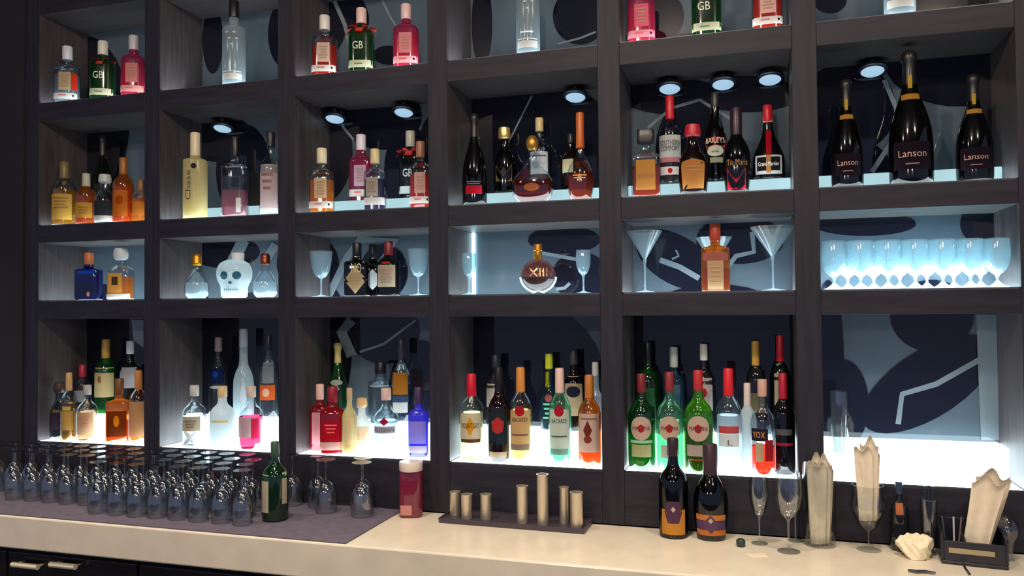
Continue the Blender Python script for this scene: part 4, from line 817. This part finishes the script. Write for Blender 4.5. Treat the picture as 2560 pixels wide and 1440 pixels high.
for px, top, wd, yo, lb in ((1138, 1228, 27, .055, 'steel cylinder, rearmost left on the tray'), (1167, 1235, 28, .02, 'steel cylinder overlapping its left neighbour, second from the tray left end'), (1215, 1235, 28, .03, 'steel cylinder, third from the tray left end'),
                     (1306, 1214, 28, .02, 'medium steel cylinder left of the tallest one'), (1357, 1185, 29, .02, 'tallest steel cylinder on the tray'), (1411, 1217, 24, .055, 'steel cylinder right of the tallest one, partly hidden'), (1442, 1230, 32, .015, 'thickest steel cylinder at the right end of the tray')):
    yb = t.location.y+math.tan(rotz*.9)*(0)+yo-.035; z = CT+.0006+.0125
    q = spot(px, yb, z); yb += (q.x-t.location.x)*math.tan(rotz*.9); q = spot(px, yb, z); R = wd/2*proj(q)[2]/FPX; H = pix(px, top, 1, yb).z-z
    m = MB(); m.lathe([(R*.96, 0), (R, .003), (R, H-.004), (R*1.06, H-.002), (R*1.06, H), (R*.92, H), (R*.9, .01)], 28)
    o = m.build('steel_cup', steel, None, q); tag(o, lb, 'steel cup', 'steel cylinders on the black tray')

# stem glasses and napkins on the right
def cglass(px, pyb, top, wpx, kind, label, name='stem_glass', group=None):
    p = on_counter(px, pyb); R = wpx/2*proj(p)[2]/FPX; p.y = min(p.y+R*.8, -R-.003); q = spot(px, p.y, p.z); p.x = q.x; H = pix(px, top, 1, p.y).z-p.z
    pr = wine_parts(R, H, .40, .85, ((.15, 0), (.55, .10), (.88, .33), (1, .6), (.92, 1))) if kind == 'wine' else wine_parts(R, H, .30, .7, ((.15, 0), (.55, .12), (.95, .4), (1, .55), (.85, .8), (.9, 1)))
    lathe_glass(name, pr, label, 'glass', p, group, clr() if kind == 'hur' else None); return p, R, H
cglass(1899, 1364, 1192, 48, 'wine', 'stemmed wine glass standing alone right of the dark liqueur bottles', 'wine_glass')
cglass(1972, 1386, 1180, 66, 'wine', 'front stemmed wine glass of the pair beside the napkin tumbler', 'wine_glass')
cglass(1989, 1352, 1188, 48, 'wine', 'rear stemmed wine glass of the pair beside the napkin tumbler', 'wine_glass')
nap = pbr('cream_napkin', (232, 216, 190), .85, 0, .08, 30., bump=.3)
def napkin(loc, w_, h_, d_, tilt, rz, label, group, seed, mat=None):
    """folded paper napkin: a pleated sheet with an uneven pointed top"""
    rnd = random.Random(seed); m = MB(); nx, nz = 16, 9; ph = rnd.random()*6; vs = []
    for side in (1, -1):
        for j in range(nz+1):
            for i in range(nx+1):
                u = i/nx-.5; v = j/nz
                top = 1+.05*math.sin(u*9+ph)-.10*abs(u-.12*math.sin(ph))
                wv = w_*(.72+.28*v)
                vs.append((u*wv, side*.0022+d_*math.sin(u*11+ph)*(.35+.5*v)+.004*math.sin(v*7+u*5+ph), v*h_*top))
    fs = []; n0 = (nx+1)*(nz+1)
    for j in range(nz):
        for i in range(nx):
            a = j*(nx+1)+i; fs.append((a, a+1, a+nx+2, a+nx+1)); fs.append((n0+a, n0+a+nx+1, n0+a+nx+2, n0+a+1))
    for j in range(nz):
        for i in (0, nx):
            a = j*(nx+1)+i; fs.append((a, a+nx+1, n0+a+nx+1, n0+a))
    for i in range(nx):
        for j in (0, nz): a = j*(nx+1)+i; fs.append((a, n0+a, n0+a+1, a+1))
    m.add(vs, fs, 0, True); o = m.build('paper_napkin', mat or nap, None, loc, sharp=False); o.rotation_euler = (tilt[0], tilt[1], rz); tag(o, label, 'napkin', group); return o
# tumbler with napkins
p = on_counter(2050, 1368); R = 41*proj(p)[2]/FPX; p.y = min(p.y+R, -R-.012); p.x = spot(2050, p.y, p.z).x; H = pix(2050, 1160, 1, p.y).z-p.z
t = thing('tall_tumbler', 'tall straight tumbler packed with folded cream napkins', 'glass', p)
oo = [(R*.92, 0), (R*.92, .002), (R, H)]; m = MB(); m.lathe(oo+[(R-.0014, H), (R*.92-.0014, .008)], 28); m.build('glass_wall', clr(), t)
for i, (dx, dy, rz, hh) in enumerate(((-.25, -.50, .05, 1.04), (.15, -.27, -.03, 1.10), (.35, -.03, -.05, 1.02), (-.25, .22, .03, 1.1), (.2, .46, .0, 1.04))):
    napkin((p.x+dx*R*.55, p.y+dy*R, p.z+.010), R*1.15, H*hh-.012, .0025, (0, .02*(dx > 0)), rz, 'cream folded napkin in the tall tumbler, %s' % ('left front', 'middle front', 'right front', 'left back', 'right back')[i], 'napkins in the tumbler', i)
# goblet with napkins
p, R, H = cglass(2172, 1384, 1212, 84, 'hur', 'bulbous stemmed beer glass stuffed with white napkins', 'beer_goblet')
for i, (dx, dy, rz, top) in enumerate(((-.3, -.28, .05, 1118), (.15, -.06, -.06, 1098), (.3, .18, .03, 1122), (-.2, .42, .0, 1128))):
    zz = p.z+H*.46; hh = pix(2172, top, 1, p.y).z-zz
    napkin((p.x+dx*R*.55, p.y+dy*R*.8, zz), R*1.05, hh, .002, (0, .05*dx), rz, 'white napkin in the stemmed beer glass, %s' % ('front left', 'tallest, front right', 'back right', 'back left')[i], 'napkins in the beer glass', 20+i)
# stack of tilting napkins at right in a black caddy
pc = on_counter(2440, 1418); pc.y += .07
t = thing('bar_caddy', 'black plastic bar caddy with compartments at the right end of the counter', 'caddy', (pc.x+.008, pc.y, CT+.0006), -.12)
blk = pbr('black_plastic', (34, 34, 44), .25)
m = MB(); m.bevbox(-.09, .085, -.07, .07, 0, .012, .004); m.bevbox(-.09, -.082, -.07, .07, .012, .09, .002); m.bevbox(.077, .085, -.07, .07, .012, .09, .002)
m.bevbox(-.082, .077, -.07, -.062, .012, .07, .002); m.bevbox(-.082, .077, .062, .07, .012, .11, .002); m.build('tray_body', blk, t)
m = MB(); m.bevbox(-.03, -.024, -.062, .062, .012, .08, .001); m.build('divider', blk, t)
m = MB(); m.bevbox(-.07, .05, -.072, -.0705, .035, .05, .0005); m.build('chrome_strip', pbr('chrome_strip', (190, 176, 140), .25, 1.), t)
for i, (dx, tl, top) in enumerate(((-.008, .20, 1190), (.004, .22, 1172), (.016, .24, 1182))):
    bz = CT+.016; q = Vector((t.location.x-.0+dx*.8, t.location.y-.03+i*.024, bz)); hh = pix(2460, top, 1, q.y).z-bz
    napkin(q, .085, hh, .003, (0, tl), -.1, 'cream napkin leaning in the black caddy, %s' % ('front', 'middle', 'back')[i], 'napkins in the caddy', 40+i)
for i, dx in enumerate((-.07, -.05, -.04)):
    m = MB(); m.tube([(0, 0, 0), (-.01+i*.012, .01, .11)], .0028, 8); o = m.build('drinking_straw', cap_mat(((60, 70, 80), (190, 190, 196), (110, 100, 90))[i]), None, (t.location.x+dx, t.location.y, CT+.016)); tag(o, '%s drinking straw standing in the black caddy' % ('dark', 'white', 'grey-brown')[i], 'straw')
# bottle of dark spirit with copper glow behind the beer glass
cbottle(2250, 1380, 1204, 44, 'spirit', 'smoke', (120, 60, 40, .4), (40, 60, 80), [('rect', 0, .62, .4, .08, (216, 130, 90)), ('rect', 0, .3, .7, .1, (40, 44, 54))], 'small dark bottle with copper neck label right of the beer glass')
# crumpled napkin
p = on_counter(2297, 1400); p.y += .03
m = MB(); bm = bmesh.new(); bmesh.ops.create_icosphere(bm, subdivisions=4, radius=1); rnd = random.Random(5)
dirs = [Vector((rnd.gauss(0, 1), rnd.gauss(0, 1), rnd.gauss(0, 1))).normalized() for _ in range(34)]; offs = [rnd.uniform(.55, .95) for _ in dirs]
for v in bm.verts:
    n_ = v.co.normalized(); r = min(1.12, min((o_/max(n_.dot(d_), .05) for d_, o_ in zip(dirs, offs))))
    r *= 1+.05*math.sin(n_.x*13+n_.z*9)+.04*math.sin(n_.y*17-n_.x*8)
    v.co = Vector((n_.x*r*.066, n_.y*r*.052, max(n_.z*r*.056, -.03)))
bm.verts.index_update(); m.add([v.co.copy() for v in bm.verts], [[v.index for v in f.verts] for f in bm.faces], 0, False); bm.free()
o = m.build('crumpled_napkin', pbr('crumpled_paper', (240, 228, 196), .85), None, (p.x, p.y, CT+.031)); tag(o, 'crumpled cream paper napkin lying on the counter near the right end', 'napkin')
# upturned tumbler at the right end, fruit wedge and small bits
p = on_counter(2540, 1408); R = 27*proj(p)[2]/FPX; p.y += R; p.x = spot(2520, p.y, p.z).x; H = pix(2520, 1292, 1, p.y).z-p.z
t = thing('balloon_tumbler', 'round balloon shaped clear tumbler beside the black caddy at the right edge', 'glass', p)
bl = [(R*.55, 0), (R*.5, .01), (R*.42, H*.2), (R*.5, H*.4), (R*.95, H*.62), (R, H*.78), (R*.7, H*.94), (R*.45, H)]
m = MB(); m.lathe(smooth_prof(bl, 2), 28, cap1=True); m.build('glass_wall', gmat(), t)
p = on_counter(1852, 1368)
m = MB(); m.lathe([(.010, 0), (.014, .004), (.0145, .018), (.011, .023)], 20); o = m.build('bottle_stopper', cap_mat((46, 60, 54)), None, (p.x, p.y+.01, CT+.0006)); tag(o, 'small dark green bottle stopper lying right of the round liqueur bottle', 'stopper')
p = on_counter(1893, 1392)
m = MB(); m.bevbox(-.03, .03, -.02, .02, 0, .0012, .0004); o = m.build('paper_slip', nap, None, (p.x, p.y+.01, CT+.0006)); o.rotation_euler = (0, 0, .4); tag(o, 'small pale paper slip in front of the lone wine glass', 'paper')
p = on_counter(2305, 1434)
m = MB(); m.tube([(-.035, .006, .005), (-.015, -.004, .006), (.01, .006, .005), (.035, -.002, .006)], [.004, .005, .005, .003], 8); o = m.build('bottle_opener', pbr('dull_steel', (90, 90, 90), .4, .8), None, (p.x, p.y, CT+.0006)); tag(o, 'dark metal opener at the counter edge below the crumpled napkin', 'opener')
pa, pb = on_counter(2410, 1418), on_counter(2424, 1438)
m = MB(); m.tube([(0, 0, .004), ((pb.x-pa.x)*.4, (pb.y-pa.y)*.5, .0035), (pb.x-pa.x, pb.y-pa.y, .0035)], .003, 8); o = m.build('power_cable', blk, None, (pa.x, pa.y, CT+.0006)); tag(o, 'thin black cable running from the black caddy to the counter edge', 'cable')
# crossed white garnish fans by the first bottle of the second column ledge
p = spot(487, .05, LEDGE+PLATE+.0006)
m = MB()
for a in (.75, -.75):
    pts = []
    for i in range(13):
        t_ = i/12-.5; pts.append((t_*.085*math.cos(a), -.004 if a > 0 else .004, .038+t_*.085*math.sin(a)))
    m.tube(pts, [.004+.007*math.sin(math.pi*i/12) for i in range(13)], 10)
m.bevbox(-.035, .035, -.012, .012, 0, .006, .002)
o = m.build('paper_bow', paper((240, 246, 248)), None, (p.x, .020, p.z)); tag(o, 'white crossed paper bow standing before the clear vodka, second column ledge', 'decoration')

# clear highball glass with dark stirrers, behind the crumpled napkin
p = on_counter(2324, 1390); R = 20*proj(p)[2]/FPX; p.y = min(p.y+R, -R-.006); p.x = spot(2324, p.y, p.z).x; H = pix(2324, 1248, 1, p.y).z-p.z
t = thing('highball_glass', 'clear straight glass with dark stirrers behind the crumpled napkin', 'glass', p)
m = MB(); m.lathe([(R*.85, 0), (R*.85, .002), (R, H), (R-.0014, H), (R*.85-.0014, .008)], 28); m.build('glass_wall', gmat(), t)
for i, (dx, dy, lb) in enumerate(((-.4, .0, 'left'), (.1, .3, 'middle'), (.45, -.1, 'right'))):
    m = MB(); m.tube([(dx*R*.6, dy*R*.6, .010), (dx*R*1.1, dy*R*1.2, H*1.22)], .0022, 8); m.lathe([(.0045, H*1.21), (.0045, H*1.24)], 12, c=(dx*R*1.1, dy*R*1.2, 0))
    o = m.build('drink_stirrer', cap_mat((40, 52, 66)), None, p); tag(o, 'dark plastic stirrer in the straight glass, %s one' % lb, 'stirrer', 'stirrers in the straight glass')
